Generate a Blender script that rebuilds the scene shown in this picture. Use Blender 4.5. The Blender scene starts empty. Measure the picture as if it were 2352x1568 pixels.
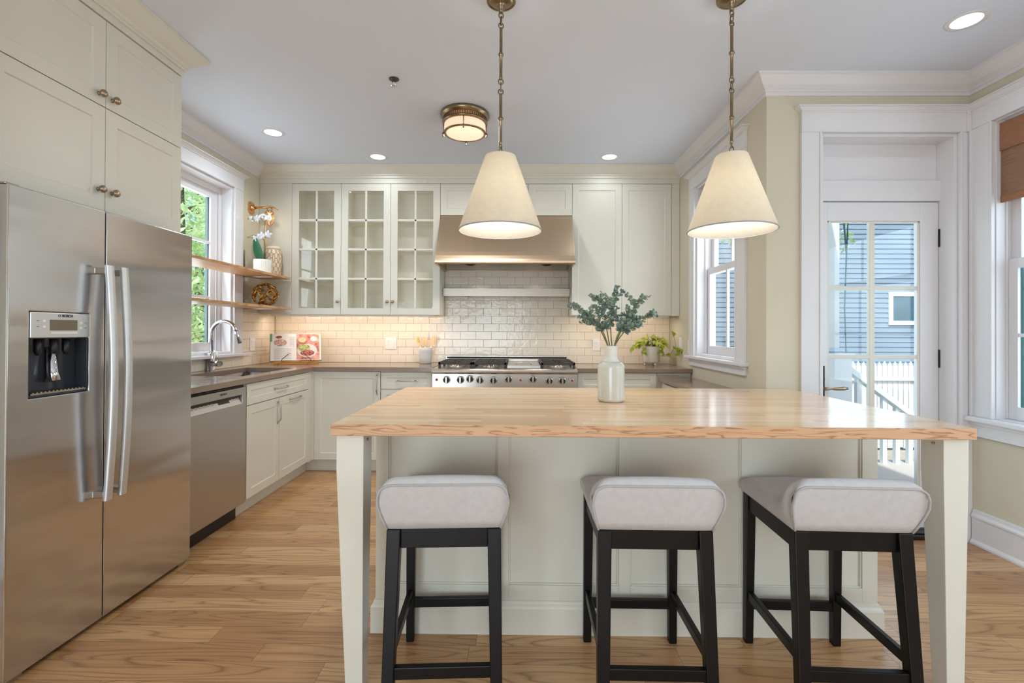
import bpy, bmesh, math, random
from mathutils import Matrix, Vector, noise
PI = math.pi
random.seed(7)
S = bpy.context.scene
COL = S.collection

# ---------------------------------------------------------------- camera
W_, H_ = 2352.0, 1568.0
F_, CX_, CY_ = 1099.42, 1181.23, 754.73
cam_d = bpy.data.cameras.new('camera')
cam = bpy.data.objects.new('camera', cam_d)
COL.objects.link(cam)
cam_d.sensor_width = 36.0
cam_d.lens = F_ / W_ * 36.0
cam_d.shift_x = -(CX_ - W_ / 2) / W_
cam_d.shift_y = (CY_ - H_ / 2) / W_
cam_d.clip_start = 0.02
cam.matrix_world = (Matrix.Translation((0, 0, 1.2268)) @ Matrix.Rotation(0.0109, 4, 'Z')
                    @ Matrix.Rotation(PI / 2 + 0.0051, 4, 'X') @ Matrix.Rotation(0.0044, 4, 'Z'))
S.camera = cam

# ---------------------------------------------------------------- exposure, world, sun
S.view_settings.view_transform = 'Standard'
S.view_settings.look = 'None'
S.view_settings.exposure = 0.0
S.view_settings.gamma = 1.0
S.view_settings.use_curve_mapping = False
cy = S.cycles
cy.use_denoising = True
cy.max_bounces = 10
cy.diffuse_bounces = 6
cy.glossy_bounces = 5
cy.transmission_bounces = 6
cy.transparent_max_bounces = 16
cy.sample_clamp_indirect = 4.0
cy.caustics_reflective = False
cy.caustics_refractive = False

world = bpy.data.worlds.new('sky')
S.world = world
world.use_nodes = True
nt = world.node_tree
sky = nt.nodes.new('ShaderNodeTexSky')
sky.sky_type = 'NISHITA'
sky.sun_disc = False
sky.sun_elevation = math.radians(52)
sky.sun_rotation = math.radians(200)
sky.air_density = 1.0
sky.dust_density = 3.0
nt.links.new(sky.outputs[0], nt.nodes['Background'].inputs[0])
nt.nodes['Background'].inputs[1].default_value = 0.34

def lamp(name, kind, loc, energy, color=(1, 1, 1), parent=None, **kw):
    d = bpy.data.lights.new(name, kind)
    d.energy = energy
    d.color = color
    for k, v in kw.items():
        if k not in ('rot', 'aim'):
            setattr(d, k, v)
    o = bpy.data.objects.new(name, d)
    COL.objects.link(o)
    o.location = loc
    if 'aim' in kw:
        o.rotation_euler = (Vector(kw['aim'])).to_track_quat('-Z', 'Y').to_euler()
    if parent is not None:
        o.parent = parent
        o.location = Vector(loc) - parent.location
    return o

lamp('sun', 'SUN', (-2, -6, 9), 3.6, (1.0, 0.95, 0.86), aim=(0.25, 0.8, -1.25), angle=0.02)
DAY = (0.70, 0.86, 1.0)
# rear and right front lamps are added unseen fill; the rest is window daylight
lamp('fill_rear', 'AREA', (-1.1, -3.12, 0.98), 88, DAY, aim=(0, 1, 0.03), shape='RECTANGLE', size=2.2, size_y=1.7)
lamp('daylight_far_right', 'AREA', (2.86, 2.1, 1.55), 12, DAY, aim=(-1, 0, 0), shape='RECTANGLE', size=1.0, size_y=1.5)
lamp('fill_right_front', 'AREA', (2.86, -0.1, 1.55), 32, DAY, aim=(-1, 0, 0), shape='RECTANGLE', size=1.9, size_y=1.5)
lamp('daylight_left', 'AREA', (-2.62, 3.42, 1.75), 18, DAY, aim=(1, 0, -0.1), shape='RECTANGLE', size=1.0, size_y=1.3)
lamp('daylight_door', 'AREA', (2.19, 3.12, 1.2), 5, DAY, aim=(0, -1, 0), shape='RECTANGLE', size=0.6, size_y=1.6)
lamp('daylight_kitchen_right', 'AREA', (1.70, 3.6, 1.7), 14, (0.9, 0.96, 1.0), aim=(-1, 0, -0.25), shape='RECTANGLE', size=0.65, size_y=1.2)

# ---------------------------------------------------------------- materials
def lin(c):
    out = []
    for v in c[:3]:
        v = v / 255.0
        out.append(v / 12.92 if v <= 0.04045 else ((v + 0.055) / 1.055) ** 2.4)
    return (out[0], out[1], out[2], 1.0)

class N:
    def __init__(s, name):
        s.m = bpy.data.materials.new(name)
        s.m.use_nodes = True
        s.t = s.m.node_tree
        s.b = s.t.nodes['Principled BSDF']
        s.out = s.t.nodes['Material Output']
    def new(s, kind, **kw):
        n = s.t.nodes.new('ShaderNode' + kind)
        for k, v in kw.items():
            setattr(n, k, v)
        return n
    def link(s, a, b):
        s.t.links.new(a, b)
    def coord(s, scale=(1, 1, 1), loc=(0, 0, 0), rot=(0, 0, 0)):
        tc = s.new('TexCoord'); mp = s.new('Mapping')
        mp.inputs['Scale'].default_value = scale
        mp.inputs['Location'].default_value = loc
        mp.inputs['Rotation'].default_value = rot
        s.link(tc.outputs['Object'], mp.inputs['Vector'])
        return mp.outputs['Vector']
    def noise(s, vec, scale, detail=4, rough=0.5, dist=0.0):
        n = s.new('TexNoise')
        n.inputs['Scale'].default_value = scale
        n.inputs['Detail'].default_value = detail
        n.inputs['Roughness'].default_value = rough
        n.inputs['Distortion'].default_value = dist
        if vec is not None:
            s.link(vec, n.inputs['Vector'])
        return n
    def ramp(s, fac, stops):
        r = s.new('ValToRGB')
        e = r.color_ramp.elements
        while len(e) < len(stops):
            e.new(0.5)
        for i, (p, c) in enumerate(stops):
            e[i].position = p
            e[i].color = c if len(c) == 4 else (c[0], c[1], c[2], 1)
        s.link(fac, r.inputs['Fac'])
        return r.outputs['Color']
    def mix(s, a, b, fac, blend='MIX'):
        m = s.new('Mix', data_type='RGBA', blend_type=blend)
        for sock, v in ((m.inputs[0], fac), (m.inputs[6], a), (m.inputs[7], b)):
            if isinstance(v, (int, float, tuple)):
                sock.default_value = v
            else:
                s.link(v, sock)
        return m.outputs[2]
    def bump(s, h, strength, dist=0.01):
        b = s.new('Bump')
        b.inputs['Strength'].default_value = strength
        b.inputs['Distance'].default_value = dist
        s.link(h, b.inputs['Height'])
        s.link(b.outputs['Normal'], s.b.inputs['Normal'])
    def set(s, **kw):
        for k, v in kw.items():
            s.b.inputs[k.replace('_', ' ')].default_value = v

def scal(c, f):
    return (c[0] * f, c[1] * f, c[2] * f, 1)

def paint(name, rgb, rough=0.5, metal=0.0, var=0.04, vscale=6, bump=0.0, bscale=60, stretch=(1, 1, 1), **kw):
    n = N(name)
    c = lin(rgb)
    v = n.coord(stretch)
    nz = n.noise(v, vscale)
    n.link(n.ramp(nz.outputs['Fac'], [(0.3, scal(c, 1 - var)), (0.7, scal(c, 1 + var))]), n.b.inputs['Base Color'])
    n.set(Roughness=rough, Metallic=metal)
    n.set(**kw)
    if bump:
        n.bump(n.noise(n.coord(stretch), bscale, 3).outputs['Fac'], bump, 0.004)
    return n.m

def emit(name, rgb, strength, base=None):
    n = N(name)
    c = lin(rgb)
    n.set(Base_Color=base or c, Emission_Color=c, Emission_Strength=strength, Roughness=0.5)
    nz = n.noise(n.coord(), 8)
    n.link(n.ramp(nz.outputs['Fac'], [(0.2, scal(c, 0.97)), (0.8, c)]), n.b.inputs['Emission Color'])
    return n.m

def steel(name, rgb, rough, wave=0.0, stretch=(1, 1, 1), streak=(1.5, 1.5, 90), svar=0.02):
    n = N(name)
    c = lin(rgb)
    v = n.coord(streak)
    nz = n.noise(v, 3, 5, 0.6)
    n.link(n.ramp(nz.outputs['Fac'], [(0.3, scal(c, 1 - svar)), (0.7, scal(c, 1 + svar))]), n.b.inputs['Base Color'])
    rr = n.new('MapRange')
    rr.inputs['To Min'].default_value = rough * 0.96
    rr.inputs['To Max'].default_value = rough * 1.04
    n.link(nz.outputs['Fac'], rr.inputs['Value'])
    n.link(rr.outputs['Result'], n.b.inputs['Roughness'])
    n.set(Metallic=1.0, Anisotropic=0.3)
    if wave:
        n.bump(n.noise(n.coord(stretch), 1.0, 2, 0.4).outputs['Fac'], 1.0, wave)
    return n.m

def glass(name, tint=(1, 1, 1), spec=1.0):
    n = N(name)
    n.t.nodes.remove(n.b)
    tr = n.new('BsdfTransparent'); gl = n.new('BsdfGlossy'); mx = n.new('MixShader'); lw = n.new('LayerWeight')
    tr.inputs[0].default_value = (*tint, 1)
    gl.inputs['Roughness'].default_value = 0.01
    gl.inputs[0].default_value = (spec, spec, spec, 1)
    lw.inputs['Blend'].default_value = 0.5
    pw = n.new('Math', operation='POWER'); pw.inputs[1].default_value = 5.0
    n.link(lw.outputs['Facing'], pw.inputs[0])
    ma = n.new('Math', operation='MULTIPLY_ADD'); ma.inputs[1].default_value = 0.8; ma.inputs[2].default_value = 0.035
    n.link(pw.outputs[0], ma.inputs[0])
    n.link(ma.outputs[0], mx.inputs[0]); n.link(tr.outputs[0], mx.inputs[1]); n.link(gl.outputs[0], mx.inputs[2])
    n.link(mx.outputs[0], n.out.inputs['Surface'])
    return n.m

MAT = {}
MAT['cab'] = paint('cream_cabinet_paint', (219, 216, 203), 0.42, var=0.015, bump=0.05, bscale=120)
MAT['cab_in'] = paint('cabinet_interior_paint', (246, 242, 230), 0.6, var=0.015)
MAT['wall'] = paint('pale_yellow_wall_paint', (212, 205, 184), 0.8, var=0.012, bump=0.08, bscale=200)
MAT['trim'] = paint('white_trim_paint', (226, 225, 228), 0.35, var=0.01, bump=0.04, bscale=90)
MAT['ceil'] = paint('flat_ceiling_paint', (222, 230, 243), 0.9, var=0.008)
MAT['white'] = paint('white_plastic', (238, 236, 232), 0.35, var=0.01)
MAT['quartz'] = paint('taupe_quartz', (140, 120, 104), 0.16, var=0.07, vscale=160)
MAT['tile'] = None
MAT['brass'] = paint('aged_brass', (142, 124, 98), 0.3, 1.0, var=0.1, vscale=30)
MAT['bronze'] = paint('bronze_knob_metal', (172, 152, 130), 0.28, 1.0, var=0.12, vscale=60)
MAT['rose'] = paint('polished_copper_brass', (232, 178, 122), 0.14, 1.0, var=0.05, vscale=20)
MAT['nickel'] = paint('brushed_nickel', (190, 184, 172), 0.3, 1.0, var=0.05)
MAT['chrome'] = paint('chrome', (225, 228, 235), 0.05, 1.0, var=0.02)
MAT['black'] = paint('black_plastic', (22, 22, 24), 0.4, var=0.2)
MAT['iron'] = paint('cast_iron', (70, 62, 58), 0.5, 0.3, var=0.2, bump=0.3, bscale=200)
MAT['steel'] = steel('brushed_stainless', (206, 205, 207), 0.2, wave=0.014, stretch=(0.5, 0.5, 4.5), streak=(0.4, 0.4, 220))
MAT['steel_plain'] = steel('stainless', (200, 195, 190), 0.3)
MAT['sinksteel'] = steel('sink_stainless', (120, 120, 124), 0.32)
MAT['rail'] = steel('rail_stainless', (170, 162, 152), 0.3)
MAT['steel_dw'] = steel('dishwasher_stainless', (188, 185, 182), 0.33, wave=0.006, stretch=(1.5, 1.5, 0.6))
MAT['hood'] = steel('hood_stainless', (212, 188, 160), 0.34, streak=(1.5, 1.5, 90))
MAT['satin'] = paint('satin_handle_metal', (214, 213, 212), 0.42, 0.75, var=0.01)
MAT['ebony'] = paint('espresso_wood', (13, 10, 9), 0.42, var=0.25, vscale=20, stretch=(1, 1, 0.08), bump=0.1, Specular_IOR_Level=0.28)
MAT['glass'] = glass('window_glass', (0.96, 0.98, 0.98))
MAT['cabglass'] = glass('cabinet_glass', (0.97, 0.97, 0.96))
MAT['dark'] = paint('shadow_gap_black', (10, 10, 10), 0.8)
MAT['concrete'] = paint('concrete_gray', (196, 192, 188), 0.8, var=0.05, vscale=40, bump=0.1)
MAT['leafd'] = paint('orchid_leaf', (34, 92, 58), 0.35, var=0.2)
MAT['stemg'] = paint('plant_stem', (110, 116, 78), 0.6, var=0.15)
MAT['petal'] = paint('orchid_petal', (220, 221, 226), 0.6, var=0.04)
MAT['greenpaint'] = paint('dark_green_sash_paint', (60, 86, 86), 0.5)

def mk_tile():
    n = N('glazed_subway_tile')
    c = lin((236, 224, 206))
    v = n.coord()
    nz = n.noise(v, 3, 2)
    n.link(n.ramp(nz.outputs['Fac'], [(0.3, scal(c, 0.95)), (0.7, c)]), n.b.inputs['Base Color'])
    n.set(Roughness=0.12)
    n.bump(n.noise(n.coord(), 22, 2, 0.5, 0.6).outputs['Fac'], 0.35, 0.006)
    return n.m
MAT['lens'] = emit('lamp_lens', (255, 250, 240), 2.5)
MAT['bulb'] = emit('warm_bulb', (255, 206, 150), 5.0)
MAT['tile'] = mk_tile()
MAT['grout'] = paint('tile_grout', (186, 170, 150), 0.9)


def planks(n, vec, row_h, length, gap):
    # random-length boards in rows along x: returns (random per board, joint mask)
    def math_(op, a, b=None, c=None):
        m = n.new('Math', operation=op)
        for i, v in enumerate((a, b, c)):
            if v is None: continue
            if isinstance(v, (int, float)): m.inputs[i].default_value = v
            else: n.link(v, m.inputs[i])
        return m.outputs[0]
    sp = n.new('SeparateXYZ'); n.link(vec, sp.inputs[0])
    ry = math_('DIVIDE', sp.outputs[1], row_h); row = math_('FLOOR', ry)
    w1 = n.new('TexWhiteNoise', noise_dimensions='1D'); n.link(row, w1.inputs['W'])
    off = math_('MULTIPLY', w1.outputs['Value'], 7.0)
    w2 = n.new('TexWhiteNoise', noise_dimensions='1D'); n.link(math_('ADD', row, 31.7), w2.inputs['W'])
    ln = math_('MULTIPLY_ADD', w2.outputs['Value'], length * 0.6, length * 0.7)
    rx = math_('DIVIDE', math_('ADD', sp.outputs[0], off), ln); col = math_('FLOOR', rx)
    cb = n.new('CombineXYZ'); n.link(col, cb.inputs[0]); n.link(row, cb.inputs[1])
    w3 = n.new('TexWhiteNoise', noise_dimensions='2D'); n.link(cb.outputs[0], w3.inputs['Vector'])
    fy = math_('PINGPONG', ry, 1.0); fx = math_('FRACT', rx)
    fyy = math_('FRACT', ry)
    ey = math_('MULTIPLY', math_('MINIMUM', fyy, math_('SUBTRACT', 1.0, fyy)), row_h)
    ex = math_('MULTIPLY', math_('MINIMUM', fx, math_('SUBTRACT', 1.0, fx)), ln)
    edge = math_('LESS_THAN', math_('MINIMUM', ex, ey), gap)
    return w3.outputs['Value'], edge
def mk_floor():
    n = N('oak_floor_planks')
    v = n.coord()
    rnd_, joint = planks(n, v, 0.104, 1.1, 0.0007)
    mul = n.new('Math', operation='MULTIPLY'); mul.inputs[1].default_value = 37.0
    n.link(rnd_, mul.inputs[0])
    cb = n.new('CombineXYZ'); n.link(mul.outputs[0], cb.inputs[2]); n.link(mul.outputs[0], cb.inputs[0])
    add = n.new('VectorMath', operation='ADD')
    n.link(v, add.inputs[0]); n.link(cb.outputs[0], add.inputs[1])
    mp = n.new('Mapping'); mp.inputs['Scale'].default_value = (1.0, 11.0, 1.0)
    n.link(add.outputs[0], mp.inputs['Vector'])
    big = n.noise(mp.outputs[0], 0.9, 1.5, 0.4, 0.2)
    m2 = n.new('Math', operation='MULTIPLY'); m2.inputs[1].default_value = 26.0
    n.link(big.outputs['Fac'], m2.inputs[0])
    pp = n.new('Math', operation='PINGPONG'); pp.inputs[1].default_value = 1.0
    n.link(m2.outputs[0], pp.inputs[0])
    ring = n.ramp(pp.outputs[0], [(0.0, (1, 1, 1)), (0.22, (0.3, 0.3, 0.3)), (0.6, (0, 0, 0))])
    fine = n.new('Mapping'); fine.inputs['Scale'].default_value = (3, 90, 1)
    n.link(add.outputs[0], fine.inputs['Vector'])
    fn = n.noise(fine.outputs[0], 1.5, 4, 0.6)
    base = n.ramp(rnd_, [(0.0, lin((176, 129, 84))), (0.35, lin((196, 150, 102))), (0.7, lin((205, 160, 110))), (1.0, lin((216, 175, 126)))])
    dark = n.mix(base, lin((112, 70, 38)), n.mix((0, 0, 0, 1), ring, 0.6))
    f2 = n.ramp(fn.outputs['Fac'], [(0.35, (0.9, 0.88, 0.85)), (0.6, (1.03, 1.02, 1.02))])
    c = n.mix(dark, f2, 1.0, 'MULTIPLY')
    c2 = n.mix(c, lin((96, 62, 38)), joint)
    n.link(c2, n.b.inputs['Base Color'])
    n.set(Roughness=0.32)
    n.b.inputs['Coat Weight'].default_value = 0.25
    n.b.inputs['Coat Roughness'].default_value = 0.2
    n.bump(fn.outputs['Fac'], 0.06, 0.002)
    return n.m
MAT['floor'] = mk_floor()

def mk_butcher():
    n = N('maple_butcher_block')
    v = n.coord()
    rnd_, joint = planks(n, v, 0.036, 0.5, 0.0003)
    base = n.ramp(rnd_, [(0.0, lin((212, 170, 126))), (0.3, lin((224, 186, 144))), (0.75, lin((232, 198, 158))), (1.0, lin((238, 208, 172)))])
    nz = n.noise(n.coord((2.0, 60, 1)), 1.6, 4, 0.6)
    g = n.ramp(nz.outputs['Fac'], [(0.3, (0.90, 0.86, 0.80)), (0.55, (1.02, 1.02, 1.02))])
    c = n.mix(base, g, 1.0, 'MULTIPLY')
    c = n.mix(c, lin((196, 150, 104)), joint)
    n.link(c, n.b.inputs['Base Color'])
    n.set(Roughness=0.22)
    n.b.inputs['Coat Weight'].default_value = 0.5
    n.b.inputs['Coat Roughness'].default_value = 0.1
    n.bump(n.noise(n.coord((1, 4, 1)), 3, 2).outputs['Fac'], 0.12, 0.004)
    return n.m
MAT['butcher'] = mk_butcher()

def mk_wood(name, c1, c2, scale=(1.2, 1.2, 14), rough=0.45, rings=9.0):
    n = N(name)
    big = n.noise(n.coord(scale), 1.2, 3, 0.5, 0.4)
    m2 = n.new('Math', operation='MULTIPLY'); m2.inputs[1].default_value = rings
    n.link(big.outputs['Fac'], m2.inputs[0])
    pp = n.new('Math', operation='PINGPONG'); pp.inputs[1].default_value = 1.0
    n.link(m2.outputs[0], pp.inputs[0])
    n.link(n.ramp(pp.outputs[0], [(0.0, lin(c2)), (0.3, lin(c1)), (1.0, scal(lin(c1), 1.06))]), n.b.inputs['Base Color'])
    n.set(Roughness=rough)
    return n.m
MAT['edge'] = mk_wood('maple_edge_grain', (206, 164, 126), (164, 112, 74), (2.4, 1.0, 26), 0.5, 15)
MAT['shelfwood'] = mk_wood('shelf_oak', (208, 162, 116), (180, 128, 84), (12, 1.0, 3), 0.4)
MAT['utensil'] = mk_wood('utensil_wood', (240, 204, 156), (222, 178, 126), (8, 8, 1), 0.6)
MAT['standwood'] = mk_wood('book_stand_wood', (190, 132, 68), (140, 88, 36), (2, 8, 8), 0.35)

def mk_fabric(name, rgb, scale=900, translucent=0.0):
    n = N(name)
    c = lin(rgb)
    wv = n.noise(n.coord((1, 1, 1)), 40, 4, 0.7)
    n.link(n.ramp(wv.outputs['Fac'], [(0.3, scal(c, 0.93)), (0.7, scal(c, 1.05))]), n.b.inputs['Base Color'])
    n.set(Roughness=0.9)
    n.b.inputs['Sheen Weight'].default_value = 0.25
    ck = n.new('TexChecker'); ck.inputs['Scale'].default_value = scale
    n.link(n.coord(), ck.inputs['Vector'])
    n.bump(ck.outputs['Fac'], 0.25, 0.001)
    if translucent:
        tl = n.new('BsdfTranslucent'); tl.inputs[0].default_value = scal(c, 1.0)
        mx = n.new('MixShader'); mx.inputs[0].default_value = translucent
        n.link(n.b.outputs[0], mx.inputs[1]); n.link(tl.outputs[0], mx.inputs[2])
        n.link(mx.outputs[0], n.out.inputs['Surface'])
    return n.m
MAT['linen'] = mk_fabric('light_grey_linen', (196, 193, 192))
MAT['piping'] = mk_fabric('grey_piping', (178, 175, 174))
MAT['shade'] = mk_fabric('linen_lamp_shade', (250, 240, 222), 700, 0.42)
MAT['shadein'] = paint('shade_white_lining', (250, 250, 244), 0.7, var=0.01)

def mk_roman():
    n = N('woven_roman_shade')
    nz = n.noise(n.coord((3, 3, 120)), 2.0, 4, 0.6)
    n.link(n.ramp(nz.outputs['Fac'], [(0.3, lin((138, 104, 82))), (0.7, lin((176, 142, 116)))]), n.b.inputs['Base Color'])
    n.set(Roughness=0.8)
    tl = n.new('BsdfTranslucent'); tl.inputs[0].default_value = lin((190, 150, 120))
    mx = n.new('MixShader'); mx.inputs[0].default_value = 0.35
    n.link(n.b.outputs[0], mx.inputs[1]); n.link(tl.outputs[0], mx.inputs[2])
    n.link(mx.outputs[0], n.out.inputs['Surface'])
    return n.m
MAT['roman'] = mk_roman()
MAT['romandk'] = paint('woven_shade_hem', (148, 104, 76), 0.8, var=0.15, vscale=20, stretch=(1, 1, 12))

def mk_leaf(name, c1, c2, transl=0.3, rough=0.45):
    n = N(name)
    nz = n.noise(n.coord(), 14, 2)
    col = n.ramp(nz.outputs['Fac'], [(0.36, lin(c1)), (0.64, lin(c2))])
    n.link(col, n.b.inputs['Base Color'])
    n.set(Roughness=rough)
    tl = n.new('BsdfTranslucent'); n.link(col, tl.inputs[0])
    mx = n.new('MixShader'); mx.inputs[0].default_value = transl
    n.link(n.b.outputs[0], mx.inputs[1]); n.link(tl.outputs[0], mx.inputs[2])
    n.link(mx.outputs[0], n.out.inputs['Surface'])
    return n.m
MAT['euca'] = mk_leaf('eucalyptus_leaf', (92, 122, 124), (142, 158, 140), 0.15, 0.6)
MAT['eucb'] = mk_leaf('pale_eucalyptus_leaf', (168, 178, 142), (122, 146, 130), 0.2, 0.6)
MAT['pothos'] = mk_leaf('pothos_leaf', (128, 148, 34), (176, 186, 60), 0.2, 0.35)
MAT['treeleaf'] = mk_leaf('tree_leaf', (186, 222, 150), (240, 252, 222), 0.5, 0.5)
MAT['bark'] = paint('tree_bark', (96, 84, 70), 0.9, var=0.2, bump=0.5, bscale=20)
MAT['siding'] = paint('blue_grey_clapboard', (118, 140, 160), 0.7, var=0.12, vscale=1.2)
MAT['extwhite'] = paint('exterior_white_paint', (226, 236, 242), 0.6, var=0.03)
MAT['fencewood'] = paint('weathered_fence_wood', (204, 206, 206), 0.85, var=0.08, vscale=5, stretch=(4, 4, 0.5))
MAT['grass'] = paint('pale_yard_ground', (164, 160, 148), 0.9, var=0.08, vscale=4)
MAT['darkglass'] = paint('dark_window_pane', (52, 92, 112), 0.08, var=0.25, vscale=3)
MAT['teal'] = paint('teal_shed_boards', (44, 104, 112), 0.7, var=0.15, vscale=3, stretch=(6, 6, 0.4))

# ---------------------------------------------------------------- mesh builder
def ident(u, w, z):
    return (u, w, z)
def FB(y0):
    return lambda u, w, z: (u, y0 - w, z)       # face looks towards the camera, w comes out
def FL(x0):
    return lambda u, w, z: (x0 + w, u, z)       # face on the left side, looks to +x
def FR(x0):
    return lambda u, w, z: (x0 - w, u, z)       # face on the right side, looks to -x

class MB:
    def __init__(s, F=ident):
        s.F = F; s.v = []; s.f = []; s.sm = []; s.mi = []; s.cur = 0; s.M = None
    def add(s, pts, faces, smooth=False):
        b = len(s.v)
        for p in pts:
            if s.M is not None:
                p = s.M @ Vector(p)
            s.v.append(s.F(p[0], p[1], p[2]))
        for f in faces:
            s.f.append([b + i for i in f]); s.sm.append(smooth); s.mi.append(s.cur)
        return s
    def box(s, a0, a1, b0, b1, c0, c1):
        p = [(a0, b0, c0), (a1, b0, c0), (a1, b1, c0), (a0, b1, c0), (a0, b0, c1), (a1, b0, c1), (a1, b1, c1), (a0, b1, c1)]
        return s.add(p, [(0, 3, 2, 1), (4, 5, 6, 7), (0, 1, 5, 4), (1, 2, 6, 5), (2, 3, 7, 6), (3, 0, 4, 7)])
    def prism(s, poly, lo, hi, axis='y', smooth=False):
        n = len(poly); P = []
        for t in (lo, hi):
            for a, b in poly:
                P.append({'y': (a, t, b), 'x': (t, a, b), 'z': (a, b, t)}[axis])
        fs = [tuple(range(n))[::-1], tuple(range(n, 2 * n))]
        s.add(P, fs)
        b = len(s.v) - 2 * n
        for i in range(n):
            j = (i + 1) % n
            s.f.append([b + i, b + j, b + n + j, b + n + i]); s.sm.append(smooth); s.mi.append(s.cur)
        return s
    def lathe(s, prof, c=(0, 0, 0), seg=24, M=None, smooth=True, sx=1, sy=1, ring=False):
        if ring:
            prof = list(prof) + [prof[0]]
        P = []; fs = []; m = len(prof)
        for r, z in prof:
            for k in range(seg):
                a = 2 * PI * k / seg
                q = Vector((r * math.cos(a) * sx, r * math.sin(a) * sy, z))
                if M is not None:
                    q = M @ q
                P.append((q[0] + c[0], q[1] + c[1], q[2] + c[2]))
        for i in range(m - 1):
            for k in range(seg):
                k2 = (k + 1) % seg
                fs.append((i * seg + k, i * seg + k2, (i + 1) * seg + k2, (i + 1) * seg + k))
        s.add(P, fs, smooth)
        b = len(s.v) - len(P)
        for i in () if ring else (0, m - 1):
            if prof[i][0] > 1e-4 + 1e-6:
                s.f.append([b + i * seg + k for k in range(seg)]); s.sm.append(False); s.mi.append(s.cur)
        return s
    def cyl(s, c, r, h, axis='z', seg=24, r2=None):
        M = {'z': None, 'y': Matrix.Rotation(-PI / 2, 3, 'X'), 'x': Matrix.Rotation(PI / 2, 3, 'Y')}[axis]
        return s.lathe([(r, 0), (r if r2 is None else r2, h)], c, seg, M)
    def tube(s, pts, r, seg=10, closed=False, cap=True):
        pts = [Vector(p) for p in pts]; n = len(pts)
        rs = r if isinstance(r, (list, tuple)) else [r] * n
        P = []; up = None
        for i in range(n):
            if closed:
                t = pts[(i + 1) % n] - pts[i - 1]
            else:
                t = pts[min(i + 1, n - 1)] - pts[max(i - 1, 0)]
            if t.length < 1e-9:
                t = Vector((0, 0, 1))
            t.normalize()
            if up is None:
                up = Vector((0, 0, 1)) if abs(t.z) < 0.9 else Vector((1, 0, 0))
            up = (up - t * up.dot(t))
            if up.length < 1e-6:
                up = t.orthogonal()
            up.normalize()
            sd = t.cross(up)
            for k in range(seg):
                a = 2 * PI * k / seg
                P.append(tuple(pts[i] + (up * math.cos(a) + sd * math.sin(a)) * rs[i]))
        fs = []
        for i in range(n if closed else n - 1):
            j = (i + 1) % n
            for k in range(seg):
                k2 = (k + 1) % seg
                fs.append((i * seg + k, i * seg + k2, j * seg + k2, j * seg + k))
        s.add(P, fs, True)
        if cap and not closed:
            b = len(s.v) - len(P)
            s.f.append([b + k for k in range(seg)]); s.sm.append(False); s.mi.append(s.cur)
            s.f.append([b + (n - 1) * seg + k for k in range(seg)][::-1]); s.sm.append(False); s.mi.append(s.cur)
        return s
    def bar(s, p0, p1, a0, b0, a1=None, b1=None, up=(0, 1, 0)):
        # tapered rectangular bar, a = width along side, b = depth along up
        a1 = a0 if a1 is None else a1; b1 = b0 if b1 is None else b1
        p0 = Vector(p0); p1 = Vector(p1); t = (p1 - p0).normalized()
        u = Vector(up); sd = t.cross(u).normalized(); u = sd.cross(t).normalized()
        P = []
        for p, a, b in ((p0, a0, b0), (p1, a1, b1)):
            for i, j in ((-1, -1), (1, -1), (1, 1), (-1, 1)):
                P.append(tuple(p + sd * i * a / 2 + u * j * b / 2))
        return s.add(P, [(0, 3, 2, 1), (4, 5, 6, 7), (0, 1, 5, 4), (1, 2, 6, 5), (2, 3, 7, 6), (3, 0, 4, 7)])
    def shaker(s, u0, u1, z0, z1, w0=0.0, th=0.02, rail=0.056, dep=0.006):
        # one panelled door or drawer front; w runs from w0 to w0+th
        w1 = w0 + th; r = rail; e = 0.004
        P = []
        for (i, wv) in ((0, w0), (0, w1), (r, w1), (r + e, w1 - dep)):
            P += [(u0 + i, wv, z0 + i), (u1 - i, wv, z0 + i), (u1 - i, wv, z1 - i), (u0 + i, wv, z1 - i)]
        fs = [(0, 1, 2, 3), (12, 15, 14, 13)]
        for k in range(3):
            for j in range(4):
                j2 = (j + 1) % 4
                fs.append((k * 4 + j, k * 4 + j2, (k + 1) * 4 + j2, (k + 1) * 4 + j))
        return s.add(P, fs)
    def sweep(s, path, prof, side=1, smooth=False):
        n = len(path); m = len(prof); P = []
        for i in range(n):
            dirs = []
            if i > 0:
                dirs.append((Vector(path[i]) - Vector(path[i - 1])).normalized())
            if i < n - 1:
                dirs.append((Vector(path[i + 1]) - Vector(path[i])).normalized())
            nr = [Vector((-d.y, d.x)) * side for d in dirs]
            if len(nr) == 2:
                b = (nr[0] + nr[1]); b = b / b.dot(nr[0]) if b.length > 1e-6 else nr[0]
            else:
                b = nr[0]
            for d, z in prof:
                P.append((path[i][0] + b.x * d, path[i][1] + b.y * d, z))
        fs = []
        for i in range(n - 1):
            for k in range(m):
                k2 = (k + 1) % m
                fs.append((i * m + k, i * m + k2, (i + 1) * m + k2, (i + 1) * m + k))
        fs.append(tuple(range(m))); fs.append(tuple(range((n - 1) * m, n * m))[::-1])
        return s.add(P, fs, smooth)
    def grid(s, rows, smooth=True, flip=False):
        m = len(rows[0]); P = [p for r in rows for p in r]
        fs = [(i * m + k, i * m + k + 1, (i + 1) * m + k + 1, (i + 1) * m + k) for i in range(len(rows) - 1) for k in range(m - 1)]
        return s.add(P, fs, smooth)
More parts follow.
